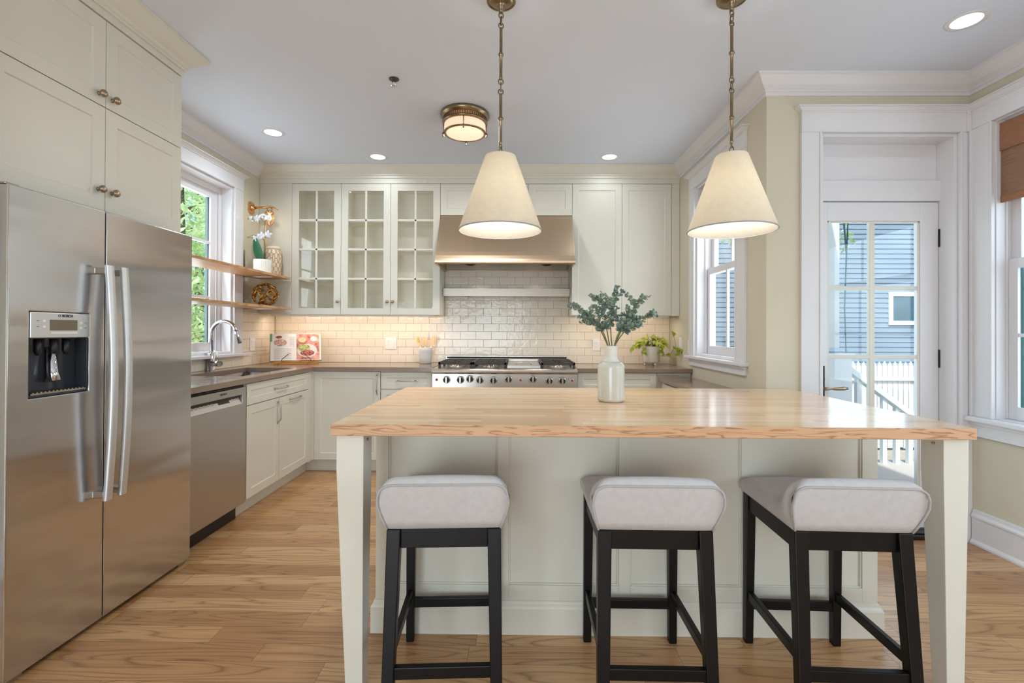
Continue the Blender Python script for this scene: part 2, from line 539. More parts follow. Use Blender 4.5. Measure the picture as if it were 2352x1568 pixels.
    def build(s, name, mat, parent=None, bevel=0.0, seg=2, loc=None, recalc=True, angle=30, merge=False):
        me = bpy.data.meshes.new(name)
        o = bpy.data.objects.new(name, me)
        org = Vector(loc) if loc is not None else Vector((0, 0, 0))
        if parent is not None:
            root = parent
            while root.parent is not None:
                root = root.parent
            org = Vector(root['_o']) if '_o' in root else root.location.copy()
            o.parent = parent
        else:
            o.location = org
            o['_o'] = tuple(org)
        bm = bmesh.new()
        vs = [bm.verts.new(Vector(p) - org) for p in s.v]
        for f, sm, mi in zip(s.f, s.sm, s.mi):
            try:
                fc = bm.faces.new([vs[i] for i in f])
                fc.smooth = sm; fc.material_index = mi
            except ValueError:
                pass
        if merge:
            bmesh.ops.remove_doubles(bm, verts=bm.verts, dist=1e-5)
        if recalc:
            bmesh.ops.recalc_face_normals(bm, faces=bm.faces)
        if bevel > 0:
            es = [e for e in bm.edges if len(e.link_faces) == 2 and e.calc_face_angle(0) > math.radians(angle) and not (e.link_faces[0].smooth and e.link_faces[1].smooth)]
            if es:
                bmesh.ops.bevel(bm, geom=es, offset=bevel, segments=seg, affect='EDGES', clamp_overlap=True, profile=0.5)
        bm.to_mesh(me); bm.free()
        for mm in (mat if isinstance(mat, (list, tuple)) else [mat]):
            me.materials.append(MAT[mm] if isinstance(mm, str) else mm)
        COL.objects.link(o)
        return o

def tag(o, label, cat, group=None):
    o['label'] = label; o['category'] = cat
    if group:
        o['group'] = group
    return o
def thing(name, label, cat, loc=(0, 0, 0), group=None):
    o = bpy.data.objects.new(name, None)
    o.empty_display_size = 0.05
    COL.objects.link(o)
    o.location = loc
    o['_o'] = tuple(loc)
    return tag(o, label, cat, group)
def structure(o):
    o['kind'] = 'structure'
    return o
def copy_tree(o, parent=None):
    c = o.copy(); COL.objects.link(c)
    if parent is not None:
        c.parent = parent
    for ch in list(o.children):
        copy_tree(ch, c)
    return c
def text_mesh(name, body, size, M, mat, parent, depth=0.0004, bold=0.0):
    cu = bpy.data.curves.new(name, 'FONT'); cu.body = body; cu.size = size; cu.extrude = depth
    cu.align_x = 'CENTER'; cu.align_y = 'CENTER'; cu.offset = bold
    t = bpy.data.objects.new(name, cu); COL.objects.link(t)
    dg = bpy.context.evaluated_depsgraph_get()
    me = bpy.data.meshes.new_from_object(t.evaluated_get(dg))
    bpy.data.objects.remove(t)
    me.transform(M)
    root = parent
    while root.parent is not None:
        root = root.parent
    me.transform(Matrix.Translation(-Vector(root['_o'])))
    me.materials.clear(); me.materials.append(MAT[mat])
    o = bpy.data.objects.new(name, me); COL.objects.link(o); o.parent = parent
    return o
# ---------------------------------------------------------------- room shell
LW, RW, R2, DW, BW, UC, CH = -2.417, 1.4685, 2.668, 2.866, 4.698, 4.406, 2.7416
TH = 0.15
REAR = -3.2
def wall(name, F, plane_thick, a0, a1, z1, holes, mat='wall'):
    # wall slab in a frame: w from -thick to 0; holes = (a0, a1, z0, z1), cut out as a grid of blocks
    m = MB(F)
    xs = sorted(set([a0, a1] + [h[0] for h in holes] + [h[1] for h in holes]))
    for i in range(len(xs) - 1):
        lo, hi = xs[i], xs[i + 1]
        hs = sorted([h for h in holes if h[0] <= lo + 1e-6 and h[1] >= hi - 1e-6], key=lambda h: h[2])
        z = 0.0
        for h in hs:
            if h[2] > z + 1e-6:
                m.box(lo, hi, -plane_thick, 0, z, h[2])
            z = h[3]
        if z < z1:
            m.box(lo, hi, -plane_thick, 0, z, z1)
    return structure(m.build(name, mat))

W1 = (2.90, 3.991, 1.03, 2.425)       # window over the sink
W2 = (3.236, 3.987, 1.03, 2.425)      # kitchen window right
W3 = (1.50, 2.71, 0.745, 2.42)        # far right window
W4 = (-1.0, 0.95, 0.745, 2.42)        # unseen opening beside the camera, added to let fill light in
DR = (1.784, 2.594, 0.0, 2.413)
def FLw(u, w, z): return (LW + w, u, z)
def FRw(u, w, z): return (RW - w, u, z)
def FR2(u, w, z): return (R2 - w, u, z)
wall('wall_left', FLw, TH, REAR, BW + TH, CH, [(W1[0] , W1[1], W1[2], W1[3])])
m = MB(); m.box(LW - TH, RW + TH, BW, BW + TH, 0, CH); structure(m.build('wall_back', 'wall'))
wall('wall_right', FRw, TH, DW + TH, BW + TH, CH, [W2])
wall('wall_door_side', lambda u, w, z: (u, DW - w, z), TH, RW, R2 + TH, CH, [DR])
wall('wall_far_right', FR2, TH, REAR, DW, CH, [W4, (W3[0], 2.80, W3[2], W3[3])])
wall('wall_rear', lambda u, w, z: (u, REAR + w, z), TH, LW - TH, R2 + TH, CH, [(-2.1, 2.4, 0.12, 1.92)])  # the wide unseen opening is added for the rear fill lamp

m = MB()
m.box(LW - TH, R2 + TH, REAR - TH, DW + 0.11, -0.06, 0)
m.box(LW - TH, RW + TH, DW + 0.11, BW + TH, -0.06, 0)
structure(m.build('floor', 'floor'))

# ceiling with round cut-outs for the recessed cans
CANS = [(-1.896, 3.641), (-1.241, 4.152), (0.774, 4.152), (2.16, 2.336), (-1.3, 0.9), (1.9, 0.3), (0.3, -0.6), (-1.3, -1.6), (1.9, -1.8), (0.45, 1.05), (-0.75, 1.9 - 0.9)]  # cans without their own label are unseen, added to brighten the room
CR = 0.066
m = MB()
def ceil_region(x0, x1, y0, y1):
    cs = [c for c in CANS if x0 < c[0] < x1 and y0 < c[1] < y1]
    h = 0.09
    xs = sorted(set([x0, x1] + [c[0] - h for c in cs] + [c[0] + h for c in cs]))
    ys = sorted(set([y0, y1] + [c[1] - h for c in cs] + [c[1] + h for c in cs]))
    for i in range(len(xs) - 1):
        for j in range(len(ys) - 1):
            a, b, c, d = xs[i], xs[i + 1], ys[j], ys[j + 1]
            hit = [q for q in cs if abs((a + b) / 2 - q[0]) < 1e-4 and abs((c + d) / 2 - q[1]) < 1e-4 and abs(b - a - 2 * h) < 1e-4]
            if not hit:
                m.add([(a, c, CH), (b, c, CH), (b, d, CH), (a, d, CH)], [(0, 1, 2, 3)])
            else:
                q = hit[0]; K = 32; P = []
                for k in range(K):
                    t = 2 * PI * k / K
                    cx, sx = math.cos(t), math.sin(t)
                    f = h / max(abs(cx), abs(sx))
                    P.append((q[0] + cx * CR, q[1] + sx * CR, CH))
                    P.append((q[0] + cx * f, q[1] + sx * f, CH))
                m.add(P, [(2 * k, 2 * k + 1, (2 * k + 3) % (2 * K), (2 * k + 2) % (2 * K)) for k in range(K)])
ceil_region(LW - TH, R2 + TH, REAR - TH, DW + TH)
ceil_region(LW - TH, RW + TH, DW + TH, BW + TH)
m.box(LW - TH, R2 + TH, REAR - TH, BW + TH, CH + 0.12, CH + 0.16)
structure(m.build('ceiling', 'ceil', recalc=False))

# ---------------------------------------------------------------- crown, baseboards
CROWN = [(0, CH), (0.085, CH), (0.085, CH - 0.012), (0.078, CH - 0.016), (0.066, CH - 0.032), (0.044, CH - 0.058), (0.022, CH - 0.074), (0.017, CH - 0.078), (0.017, CH - 0.086), (0.010, CH - 0.088), (0.010, CH - 0.108), (0, CH - 0.110)]
m = MB(); m.sweep([(LW, 2.60), (LW, UC - 0.02)], CROWN, side=-1)
structure(m.build('trim_1', 'trim'))
m = MB(); m.sweep([(RW, UC - 0.02), (RW, DW), (R2, DW), (R2, REAR)], CROWN, side=-1)
structure(m.build('trim_2', 'trim'))
BASE = [(0, 0), (0.028, 0), (0.028, 0.012), (0.022, 0.022), (0.016, 0.028), (0.016, 0.150), (0.022, 0.156), (0.022, 0.166), (0.012, 0.180), (0.010, 0.196), (0, 0.200)]
m = MB(); m.sweep([(R2, 2.838), (R2, REAR)], BASE, side=-1)
structure(m.build('baseboard_right', 'trim', bevel=0.001))
m = MB(); m.sweep([(RW + 0.0, DW - 0.0), (1.655, DW)], BASE, side=-1)
structure(m.build('baseboard_door_side', 'trim'))
m = MB(); m.sweep([(LW, REAR), (LW, 1.55)], BASE, side=-1)
structure(m.build('baseboard_left', 'trim'))

# ---------------------------------------------------------------- window dressing
def head(m, a0, a1, z0, z1, cap=0.034):
    # header board and its little crown
    m.box(a0, a1, 0, 0.022, z0, z1 - 0.03)
    c = cap
    m.box(a0 - 0.004, a1 + 0.004, 0, 0.028, z1 - 0.034, z1 - 0.026)
    P = [(a0, z1 - 0.028), (a1, z1 - 0.028)]
    b = [(a0 - 0.002, 0, z1 - 0.026), (a1 + 0.002, 0, z1 - 0.026), (a1 + 0.002, 0.026, z1 - 0.026), (a0 - 0.002, 0.026, z1 - 0.026),
         (a0 - c + 0.008, 0, z1 - 0.008), (a1 + c - 0.008, 0, z1 - 0.008), (a1 + c - 0.008, 0.022 + c - 0.008, z1 - 0.008), (a0 - c + 0.008, 0.022 + c - 0.008, z1 - 0.008)]
    m.add(b, [(0, 3, 2, 1), (4, 5, 6, 7), (0, 1, 5, 4), (1, 2, 6, 5), (2, 3, 7, 6), (3, 0, 4, 7)])
    m.box(a0 - c, a1 + c, 0, 0.022 + c, z1 - 0.008, z1)

def casing(m, F, hole, cw, outer_top, sill=True, bead=0.012, sides=(1, 1), ends=None):
    a0, a1, z0, z1 = hole
    if sides[0]:
        m.box(a0 - cw, a0 - bead, 0, 0.02, z0, z1)
        m.box(a0 - bead, a0 + 0.0, 0, 0.026, z0, z1)
    if sides[1]:
        m.box(a1 + bead, a1 + cw, 0, 0.02, z0, z1)
        m.box(a1, a1 + bead, 0, 0.026, z0, z1)
    m.box(a0, a1, 0.001, 0.026, z1 + 0.0005, z1 + bead)
    e0, e1 = ends or (a0 - cw * sides[0], a1 + cw * sides[1])
    head(m, e0, e1, z1 + 0.0002, outer_top)

def lining(m, hole, depth, floorless=False, t=0.02):
    a0, a1, z0, z1 = hole
    m.box(a0 + 0.0006, a0 + t, -depth, 0.003, z0, z1 - 0.0006); m.box(a1 - t, a1 - 0.0006, -depth, 0.003, z0, z1 - 0.0006)
    m.box(a0 + t, a1 - t, -depth, 0.003, z1 - t, z1 - 0.0006)
    if not floorless:
        m.box(a0 + t, a1 - t, -depth, 0.0, z0, z0 + t)

def sash(m, a0, a1, z0, z1, w, t, fr, muntv=(), munth=(), mt=0.02, bot=None):
    bot = fr if bot is None else bot
    m.box(a0, a0 + fr, w - t, w, z0, z1); m.box(a1 - fr, a1, w - t, w, z0, z1)
    m.box(a0 + fr, a1 - fr, w - t, w, z0, z0 + bot); m.box(a0 + fr, a1 - fr, w - t, w, z1 - fr, z1)
    for v in muntv:
        m.box(v - mt / 2, v + mt / 2, w - t * 0.8, w - t * 0.2, z0 + bot, z1 - fr)
    for h in munth:
        m.box(a0 + fr, a1 - fr, w - t * 0.8, w - t * 0.2, h - mt / 2, h + mt / 2)

# window_1: casement pair over the sink
w1 = MB(FLw)
casing(w1, FLw, W1, 0.13, 2.56)
o1 = structure(w1.build('window_1', 'trim', bevel=0.002))
m = MB(FLw); m.box(W1[0] - 0.17, W1[1] + 0.165, -0.005, 0.06, 1.005, 1.03)
m.build('sill', 'trim', o1, bevel=0.006, seg=3)
m = MB(FLw); lining(m, W1, TH)
m.box(W1[0] + 0.02, W1[1] - 0.02, -0.10, -0.085, 2.36, 2.405); m.box(W1[1] - 0.055, W1[1] - 0.02, -0.10, -0.08, 1.05, 2.36)
m.build('jamb', 'trim', o1, bevel=0.0015)
for k, (a, b) in enumerate(((2.94, 3.42), (3.44, 3.935))):
    m = MB(FLw); sash(m, a, b, 1.055, 2.375, -0.10, 0.035, 0.07, munth=(1.49, 1.935))
    m.box(a + 0.068, a + 0.074, -0.134, -0.103, 1.12, 2.31)
    sp = m.build('sash', 'trim', o1, bevel=0.0015)
    m = MB(FLw); m.box(b - 0.078, b - 0.069, -0.14, -0.118, 1.12, 2.31); m.build('sash_stop', 'greenpaint', sp)
    m = MB(FLw); m.box(a + 0.06, b - 0.06, -0.122, -0.118, 1.10, 2.33); m.build('pane', 'glass', sp)
m = MB(FLw); m.box(3.42, 3.44, -0.15, -0.09, 1.05, 2.41); m.build('mullion', 'trim', o1)

# window_2: double-hung on the kitchen's right wall
w2 = MB(FRw)
casing(w2, FRw, W2, 0.13, 2.56)
w2.box(W2[0] - 0.12, W2[1] + 0.12, 0, 0.016, 0.948, 1.005); w2.box(W2[0] - 0.125, W2[1] + 0.125, 0, 0.024, 0.985, 1.006)
w2.box(W2[0] - 0.125, W2[1] + 0.125, 0, 0.022, 0.945, 0.955)
o2 = structure(w2.build('window_2', 'trim', bevel=0.002))
m = MB(FRw); m.box(W2[0] - 0.15, W2[1] + 0.15, -0.005, 0.055, 1.005, 1.03); m.build('sill', 'trim', o2, bevel=0.006, seg=3)
m = MB(FRw); lining(m, W2, TH)
m.box(W2[0] + 0.02, W2[0] + 0.035, -0.075, -0.06, 1.05, 2.40); m.box(W2[1] - 0.035, W2[1] - 0.02, -0.075, -0.06, 1.05, 2.40)
m.build('jamb', 'trim', o2, bevel=0.0015)
for (z0, z1, w, nm) in ((1.05, 1.745, -0.078, 0), (1.70, 2.40, -0.115, 1)):
    m = MB(FRw); sash(m, 3.262, 3.961, z0, z1, w, 0.034, 0.05, muntv=(3.6115,), bot=0.065 if nm == 0 else 0.045)
    sp = m.build('sash', 'trim', o2, bevel=0.0015)
    m = MB(FRw); m.box(3.30, 3.925, w - 0.019, w - 0.015, z0 + 0.04, z1 - 0.04); m.build('pane', 'glass', sp)

# window_3: large window on the far right wall
w3 = MB(FR2)
casing(w3, FR2, W3, 0.13, 2.5613, sides=(1, 1), ends=(W3[0] - 0.13, DW - 0.036))
w3.box(W3[1] + 0.1305, DW - 0.021, 0, 0.02, 0.745, 2.42)
w3.box(W3[1] + 0.118, W3[1] + 0.13, 0, 0.03, 0.745, 2.42)
w3.box(DW - 0.0359, DW - 0.0235, 0, 0.030, 2.4202, 2.560)
w3.box(W3[0] - 0.13, DW, 0, 0.016, 0.63, 0.72); w3.box(W3[0] - 0.13, DW, 0, 0.026, 0.695, 0.718); w3.box(W3[0] - 0.13, DW, 0, 0.022, 0.63, 0.642)
o3 = structure(w3.build('window_3', 'trim', bevel=0.002))
m = MB(FR2); m.box(W3[0] - 0.17, DW - 0.0, -0.005, 0.06, 0.718, 0.745); m.build('sill', 'trim', o3, bevel=0.006, seg=3)
m = MB(FR2); lining(m, W3, 0.062, t=0.006); m.box(W3[1] - 0.0005, 2.799, -0.062, -0.001, W3[2], W3[3]); m.box(W3[1] - 0.008, 2.799, -0.097, -0.0625, 1.625, W3[3] - 0.007)
m.box(W3[0], 2.799, -TH, -0.0625, W3[2] - 0.0, W3[2] + 0.005); m.box(W3[0], 2.799, -TH, -0.0625, W3[3] - 0.006, W3[3])
m.box(W3[1] - 0.014, W3[1] - 0.006, -0.055, -0.047, 0.752, 2.412)
m.build('jamb', 'trim', o3, bevel=0.0015)
for (z0, z1, w, nm) in ((0.753, 1.64, -0.056, 0), (1.59, 2.412, -0.076, 1)):
    m = MB(FR2); sash(m, W3[0] + 0.008, W3[1] - 0.008, z0, z1, w, 0.016, 0.055, muntv=((W3[0] + W3[1]) / 2,), munth=((z0 + z1) / 2 + 0.02,), bot=0.07 if nm == 0 else 0.045)
    sp = m.build('sash', 'trim', o3, bevel=0.0015)
    m = MB(FR2); m.box(W3[0] + 0.05, W3[1] - 0.05, w - 0.010, w - 0.007, z0 + 0.04, z1 - 0.04); m.build('pane', 'glass', sp)

# door_1: glazed door to the porch
m = MB(lambda u, w, z: (u, DW - w, z))
casing(m, None, DR, 0.118, 2.562, sides=(1, 0), ends=(DR[0] - 0.118, R2 - 0.036))
m.box(DR[1] + 0.013, R2 - 0.001, 0, 0.02, 0, DR[3]); m.box(DR[1], DR[1] + 0.013, 0, 0.026, 0, DR[3])
m.box(R2 - 0.0359, R2 - 0.0005, 0, 0.030, DR[3] + 0.0002, 2.560)
lining(m, DR, TH, True)
d1 = structure(m.build('door_1', 'trim', bevel=0.002))
FD = lambda u, w, z: (u, DW - w, z)
m = MB(FD)
m.box(1.804, 2.574, -0.14, -0.118, 2.16, 2.393); m.box(1.804, 2.578, -0.14, -0.088, 2.036, 2.16)
m.build('transom_panel', 'trim', d1, bevel=0.002)
m = MB(FD); m.box(1.804, 2.574, -0.15, 0.0, 0.0, 0.022); m.box(1.79, 2.59, -0.10, -0.03, 0.022, 0.03)
m.build('threshold', 'black', d1, bevel=0.003)
dl = MB(FD)
x0, x1, z0, z1 = 1.808, 2.570, 0.036, 2.030
g0, g1, h0, h1 = 1.895, 2.459, 0.225, 1.915
wf, wb = -0.10, -0.145
dl.box(x0, g0, wb, wf, z0, z1); dl.box(g1, x1, wb, wf, z0, z1)
dl.box(g0, g1, wb, wf, z0, h0); dl.box(g0, g1, wb, wf, h1, z1)
leaf_o = dl.build('door_leaf', 'trim', d1, bevel=0.002)
m = MB(FD)
rows = [1.502, 1.078, 0.655]
m.box(2.158, 2.190, -0.135, -0.108, h0, h1)
for z in rows:
    m.box(g0, g1, -0.134, -0.109, z - 0.012, z + 0.012)
for a, b in ((g0, g0 + 0.012), (g1 - 0.012, g1)):
    m.box(a, b, -0.112, -0.104, h0, h1)
m.box(g0, g1, -0.112, -0.104, h1 - 0.012, h1); m.box(g0, g1, -0.112, -0.104, h0, h0 + 0.012)
m.build('muntins', 'cab', leaf_o, bevel=0.003)
m = MB(FD); m.box(g0 - 0.005, g1 + 0.005, -0.124, -0.120, h0 - 0.005, h1 + 0.005); m.build('pane', 'glass', leaf_o)
for z in (1.81, 1.07, 0.33):
    m = MB(FD); m.box(2.570, 2.592, -0.108, -0.09, z - 0.055, z + 0.055)
    m.cyl((2.583, -0.088, z - 0.06), 0.009, 0.12, seg=12); m.lathe([(0.006, 0), (0.009, 0.004), (0.003, 0.012)], (2.583, -0.088, z + 0.06), 12)
    m.build('hinge', 'black', d1, bevel=0.001)
m = MB(FD); m.box(1.838, 1.874, -0.10, -0.092, 0.795, 1.022)
m.cyl((1.856, -0.092, 0.942), 0.012, 0.012, axis='y', seg=16)
hp = m.build('handle_plate', 'black', d1, bevel=0.0015)
m = MB(FD)
m.tube([(1.858, -0.092, 0.885), (1.858, -0.055, 0.885)], 0.011, 12)
m.tube([(1.852, -0.052, 0.886), (1.875, -0.05, 0.886), (1.895, -0.05, 0.886), (1.90, -0.05, 0.886), (1.96, -0.05, 0.889), (1.972, -0.05, 0.889), (1.976, -0.05, 0.889), (1.984, -0.05, 0.889), (1.99, -0.05, 0.889)],
       [0.010, 0.008, 0.007, 0.010, 0.0145, 0.013, 0.006, 0.009, 0.003], 14)
m.build('lever', 'bronze', hp)

# ---------------------------------------------------------------- roman shades
t = thing('roman_shade', 'woven brown roman shade pulled up in the large far right window', 'window shade', (R2 + 0.03, 2.1, 1.95))
m = MB(FR2); m.box(1.52, 2.7, -0.026, -0.019, 1.99, 2.25); m.build('woven_panel', 'roman', t)
m = MB(FR2); m.box(1.52, 2.7, -0.03, -0.012, 2.25, 2.40); m.box(1.52, 2.7, -0.031, -0.010, 2.245, 2.252); m.build('valance', 'romandk', t, bevel=0.002)
m = MB(FR2); m.box(1.52, 2.7, -0.028, -0.015, 1.955, 1.992); m.build('hem', 'romandk', t, bevel=0.003)
t = thing('roman_shade', 'tan roman shade in the kitchen window behind the right pendant lamp', 'window shade', (RW + 0.03, 3.6, 2.25))
m = MB(FRw); m.box(3.262, 3.961, -0.055, -0.045, 2.25, 2.40); m.build('woven_panel', 'roman', t)
m = MB(FRw); m.box(3.262, 3.961, -0.06, -0.04, 2.235, 2.255); m.build('hem', 'roman', t)

# ---------------------------------------------------------------- recessed ceiling lights
CAN_LABEL = ['small round recessed ceiling light nearest the window above the sink', 'round recessed ceiling light above the glass-door cabinets, beside the flush mount lamp',
             'round recessed ceiling light to the right, above the plain upper cabinet doors', 'large round recessed light in the top right corner by the far crown molding']
for i, (x, y) in enumerate(CANS):
    lab = CAN_LABEL[i] if i < 4 else 'added round recessed ceiling light out of view, brightens the room'
    t = thing('recessed_light', lab, 'ceiling light', (x, y, CH), 'recessed ceiling lights')
    m = MB(); m.lathe([(CR - 0.004, -0.003), (CR + 0.004, -0.004), (CR + 0.018, -0.002), (CR + 0.019, -0.0003), (CR - 0.0015, -0.0003), (CR - 0.0015, 0.012), (CR - 0.006, 0.012)], (x, y, CH), 40, ring=True)
    m.build('trim_ring', 'trim', t)
    m = MB(); m.lathe([(0.0001, 0.005), (CR - 0.006, 0.005), (CR - 0.006, 0.010), (0.0001, 0.010)], (x, y, CH), 32)
    m.build('lens', 'lens', t)
    lamp('recessed_lamp', 'AREA', (x, y, CH + 0.003), [6.0, 1.6, 1.2, 1.0, 10, 1, 7, 10, 2, 11, 10][i], (0.84, 0.93, 1.0), parent=t, shape='DISK', size=0.10, spread=math.radians(150 if i < 4 or i in (4, 6, 7) else 105), aim=(0, 0, -1))
# ---------------------------------------------------------------- hardware
def knob_at(F, u, z, parent, w0=0.0, mat='bronze', r=0.0155):
    m = MB(F)
    # lathe along w
    M = Matrix(((1, 0, 0), (0, 0, 1), (0, 1, 0)))
    m.lathe([(0.009, 0.0), (0.007, 0.003), (0.0055, 0.008), (0.007, 0.013), (r * 0.95, 0.018), (r, 0.023), (r * 0.85, 0.029), (r * 0.45, 0.0325), (0.0001, 0.0335)], (u, w0, z), 20, M)
    return m.build('knob', mat, parent)
def pull_at(F, u0, z0, u1, z1, parent, w0=0.0, mat='nickel'):
    # bow pull between two feet
    m = MB(F)
    a = Vector((u0, w0, z0)); b = Vector((u1, w0, z1)); d = b - a; pts = []; rr = []
    for k in range(13):
        t = k / 12
        h = 0.026 * min(1.0, 1.9 * math.sin(PI * t)) ** 0.8 if 0 < t < 1 else 0
        pts.append(a + d * t + Vector((0, h, 0))); rr.append(0.0045 + 0.0012 * math.sin(PI * t))
    m.tube(pts, rr, 10)
    M = Matrix(((1, 0, 0), (0, 0, 1), (0, 1, 0)))
    for q in (a, b):
        m.lathe([(0.008, 0), (0.008, 0.003), (0.005, 0.006)], tuple(q), 14, M)
    return m.build('pull_handle', mat, parent)

# ---------------------------------------------------------------- upper cabinets on the back wall
FU = FB(UC + 0.02)        # w = 0 is the carcass front, doors are 0.02 thick
Z0, Z1 = 1.373, 2.586
m = MB(FU); m.box(LW + 0.002, -2.114, -0.02, 0.02, Z0, Z1); m.box(LW + 0.002, -2.12, -0.26, -0.02, Z0, Z0 + 0.02)
o = m.build('filler_panel', 'cab', bevel=0.0015, loc=(-2.26, UC, Z0)); tag(o, 'plain cream cabinet panel in the left corner behind the open shelves', 'cabinet panel')

def glass_door(u0, u1, z0, z1, parent, knob_u):
    m = MB(FU); st = 0.064; w0, w1 = 0.0, 0.02
    a0, a1, b0, b1 = u0 + st, u1 - st, z0 + 0.06, z1 - 0.064
    m.box(u0, a0, w0, w1, z0, z1); m.box(a1, u1, w0, w1, z0, z1); m.box(a0, a1, w0, w1, z0, b0); m.box(a0, a1, w0, w1, b1, z1)
    d = m.build('door', 'cab', parent, bevel=0.0012)
    m = MB(FU); c = (a0 + a1) / 2
    m.box(c - 0.010, c + 0.010, 0.004, 0.018, b0, b1)
    for k in (1, 2, 3):
        z = b0 + (b1 - b0) * k / 4
        m.box(a0, a1, 0.004, 0.018, z - 0.010, z + 0.010)
    m.build('muntins', 'cab', d, bevel=0.003)
    m = MB(FU); m.box(a0 - 0.005, a1 + 0.005, 0.006, 0.009, b0 - 0.005, b1 + 0.005); m.build('glass_pane', 'cabglass', d)
    knob_at(FU, knob_u, 1.492, d, 0.02)
    return d

def carcass(u0, u1, parent, name='cabinet_body', back=True, shelves=True, z0=Z0, z1=Z1, t=0.018, mid=None):
    m = MB(FU); dp = BW - UC - 0.022
    m.box(u0, u0 + t, -dp, 0, z0, z1); m.box(u1 - t, u1, -dp, 0, z0, z1)
    m.box(u0 + t, u1 - t, -dp, 0, z0, z0 + t); m.box(u0 + t, u1 - t, -dp, 0, z1 - t, z1)
    m.box(u0 + t, u1 - t, -dp, -dp + 0.008, z0 + t, z1 - t)
    if mid:
        m.box(mid - 0.012, mid + 0.012, -0.02, 0, z0 + t, z1 - t)
    b = m.build(name, 'cab_in' if shelves else 'cab', parent, bevel=0.001)
    if shelves:
        for k in (1, 2, 3):
            z = z0 + 0.06 + (z1 - z0 - 0.124) * k / 4
            m = MB(FU); m.box(u0 + t, u1 - t, -dp + 0.008, -0.03, z - 0.009, z + 0.009)
            m.build('shelf_board', 'cab_in', parent, bevel=0.001)
    return b
g = 0.0015
t = thing('glass_door_cabinet', 'narrow cream wall cabinet with one glazed door, nearest the open shelves', 'cabinet', (-1.884, UC, Z0), 'glass door wall cabinets')
carcass(-2.112, -1.656, t)
glass_door(-2.113 + g, -1.655 - g, Z0, Z1 - 0.003, t, -1.679)
t = thing('glass_door_cabinet', 'wide cream wall cabinet with two glazed doors beside the range hood', 'cabinet', (-1.195, UC, Z0), 'glass door wall cabinets')
carcass(-1.654, -0.737, t)
glass_door(-1.655 + g, -1.195 - g, Z0, Z1 - 0.003, t, -1.220)
glass_door(-1.195 + g, -0.736 - g, Z0, Z1 - 0.003, t, -1.169)

def plain_upper(name, label, edges, z0, z1, cat='cabinet', rail=0.058):
    t = thing(name, label, cat, ((edges[0] + edges[-1]) / 2, UC, z0))
    m = MB(FU); m.box(edges[0] + 0.001, edges[-1] - 0.001, -(BW - UC - 0.022), 0, z0, z1); m.build('cabinet_body', 'cab', t, bevel=0.001)
    for a, b in zip(edges[:-1], edges[1:]):
        m = MB(FU); m.shaker(a + g, b - g, z0 + 0.002, z1 - 0.003, 0.0, 0.02, rail); m.build('door', 'cab', t, bevel=0.0012)
    return t
plain_upper('hood_cabinet', 'row of three short cream cabinet doors directly above the range hood', (-0.736, -0.332, 0.076, 0.480), 2.292, Z1)
plain_upper('wall_cabinet', 'cream wall cabinet with two tall solid doors right of the range hood', (0.480, 0.938, 1.393), Z0, Z1)
m = MB(FU); m.box(1.3945, RW - 0.002, -0.03, 0.02, Z0, Z1)
o = m.build('filler_panel', 'cab', bevel=0.0015, loc=(1.43, UC, Z0)); tag(o, 'narrow cream filler strip between the right wall cabinet and the wall', 'cabinet panel')
# frieze and crown above the uppers
m = MB()
FZ = Z1
m.box(LW + 0.002, -0.86, UC - 0.002, UC + 0.05, FZ + 0.001, CH - 0.11); m.box(-0.858, RW - 0.002, UC - 0.002, UC + 0.05, FZ + 0.001, CH - 0.11)
m.sweep([(LW + 0.002, UC), (RW - 0.002, UC)], [(-0.05, CH - 0.001), (0.085, CH - 0.001), (0.085, CH - 0.013), (0.076, CH - 0.018), (0.062, CH - 0.036), (0.040, CH - 0.060), (0.020, CH - 0.074), (0.020, CH - 0.084), (0.012, CH - 0.088), (0.012, CH - 0.108), (0.004, CH - 0.111), (-0.05, CH - 0.111)], side=-1)
o = m.build('cabinet_crown', 'cab', bevel=0.0008, loc=(-0.4, UC, FZ)); tag(o, 'cream crown molding running along the tops of the back wall cabinets', 'molding')

# under-cabinet light strips
for nm, a, b, lab, e in (('left', -2.33, -0.80, 'slim warm light strip under the glass-door wall cabinets', 10.5), ('right', 0.52, 1.38, 'slim warm light strip under the right-hand wall cabinet', 3.6)):
    t = thing('under_cabinet_light', lab, 'light', ((a + b) / 2, UC + 0.07, Z0))
    m = MB(); m.box(a, b, UC + 0.05, UC + 0.09, Z0 - 0.012, Z0 - 0.0005); m.build('housing', 'white', t)
    lamp('under_cabinet_lamp', 'AREA', ((a + b) / 2, UC + 0.07, Z0 - 0.016), e * 0.34, (1.0, 0.80, 0.64), parent=t, shape='RECTANGLE', size=b - a, size_y=0.03, aim=(0, 0.25, -1))

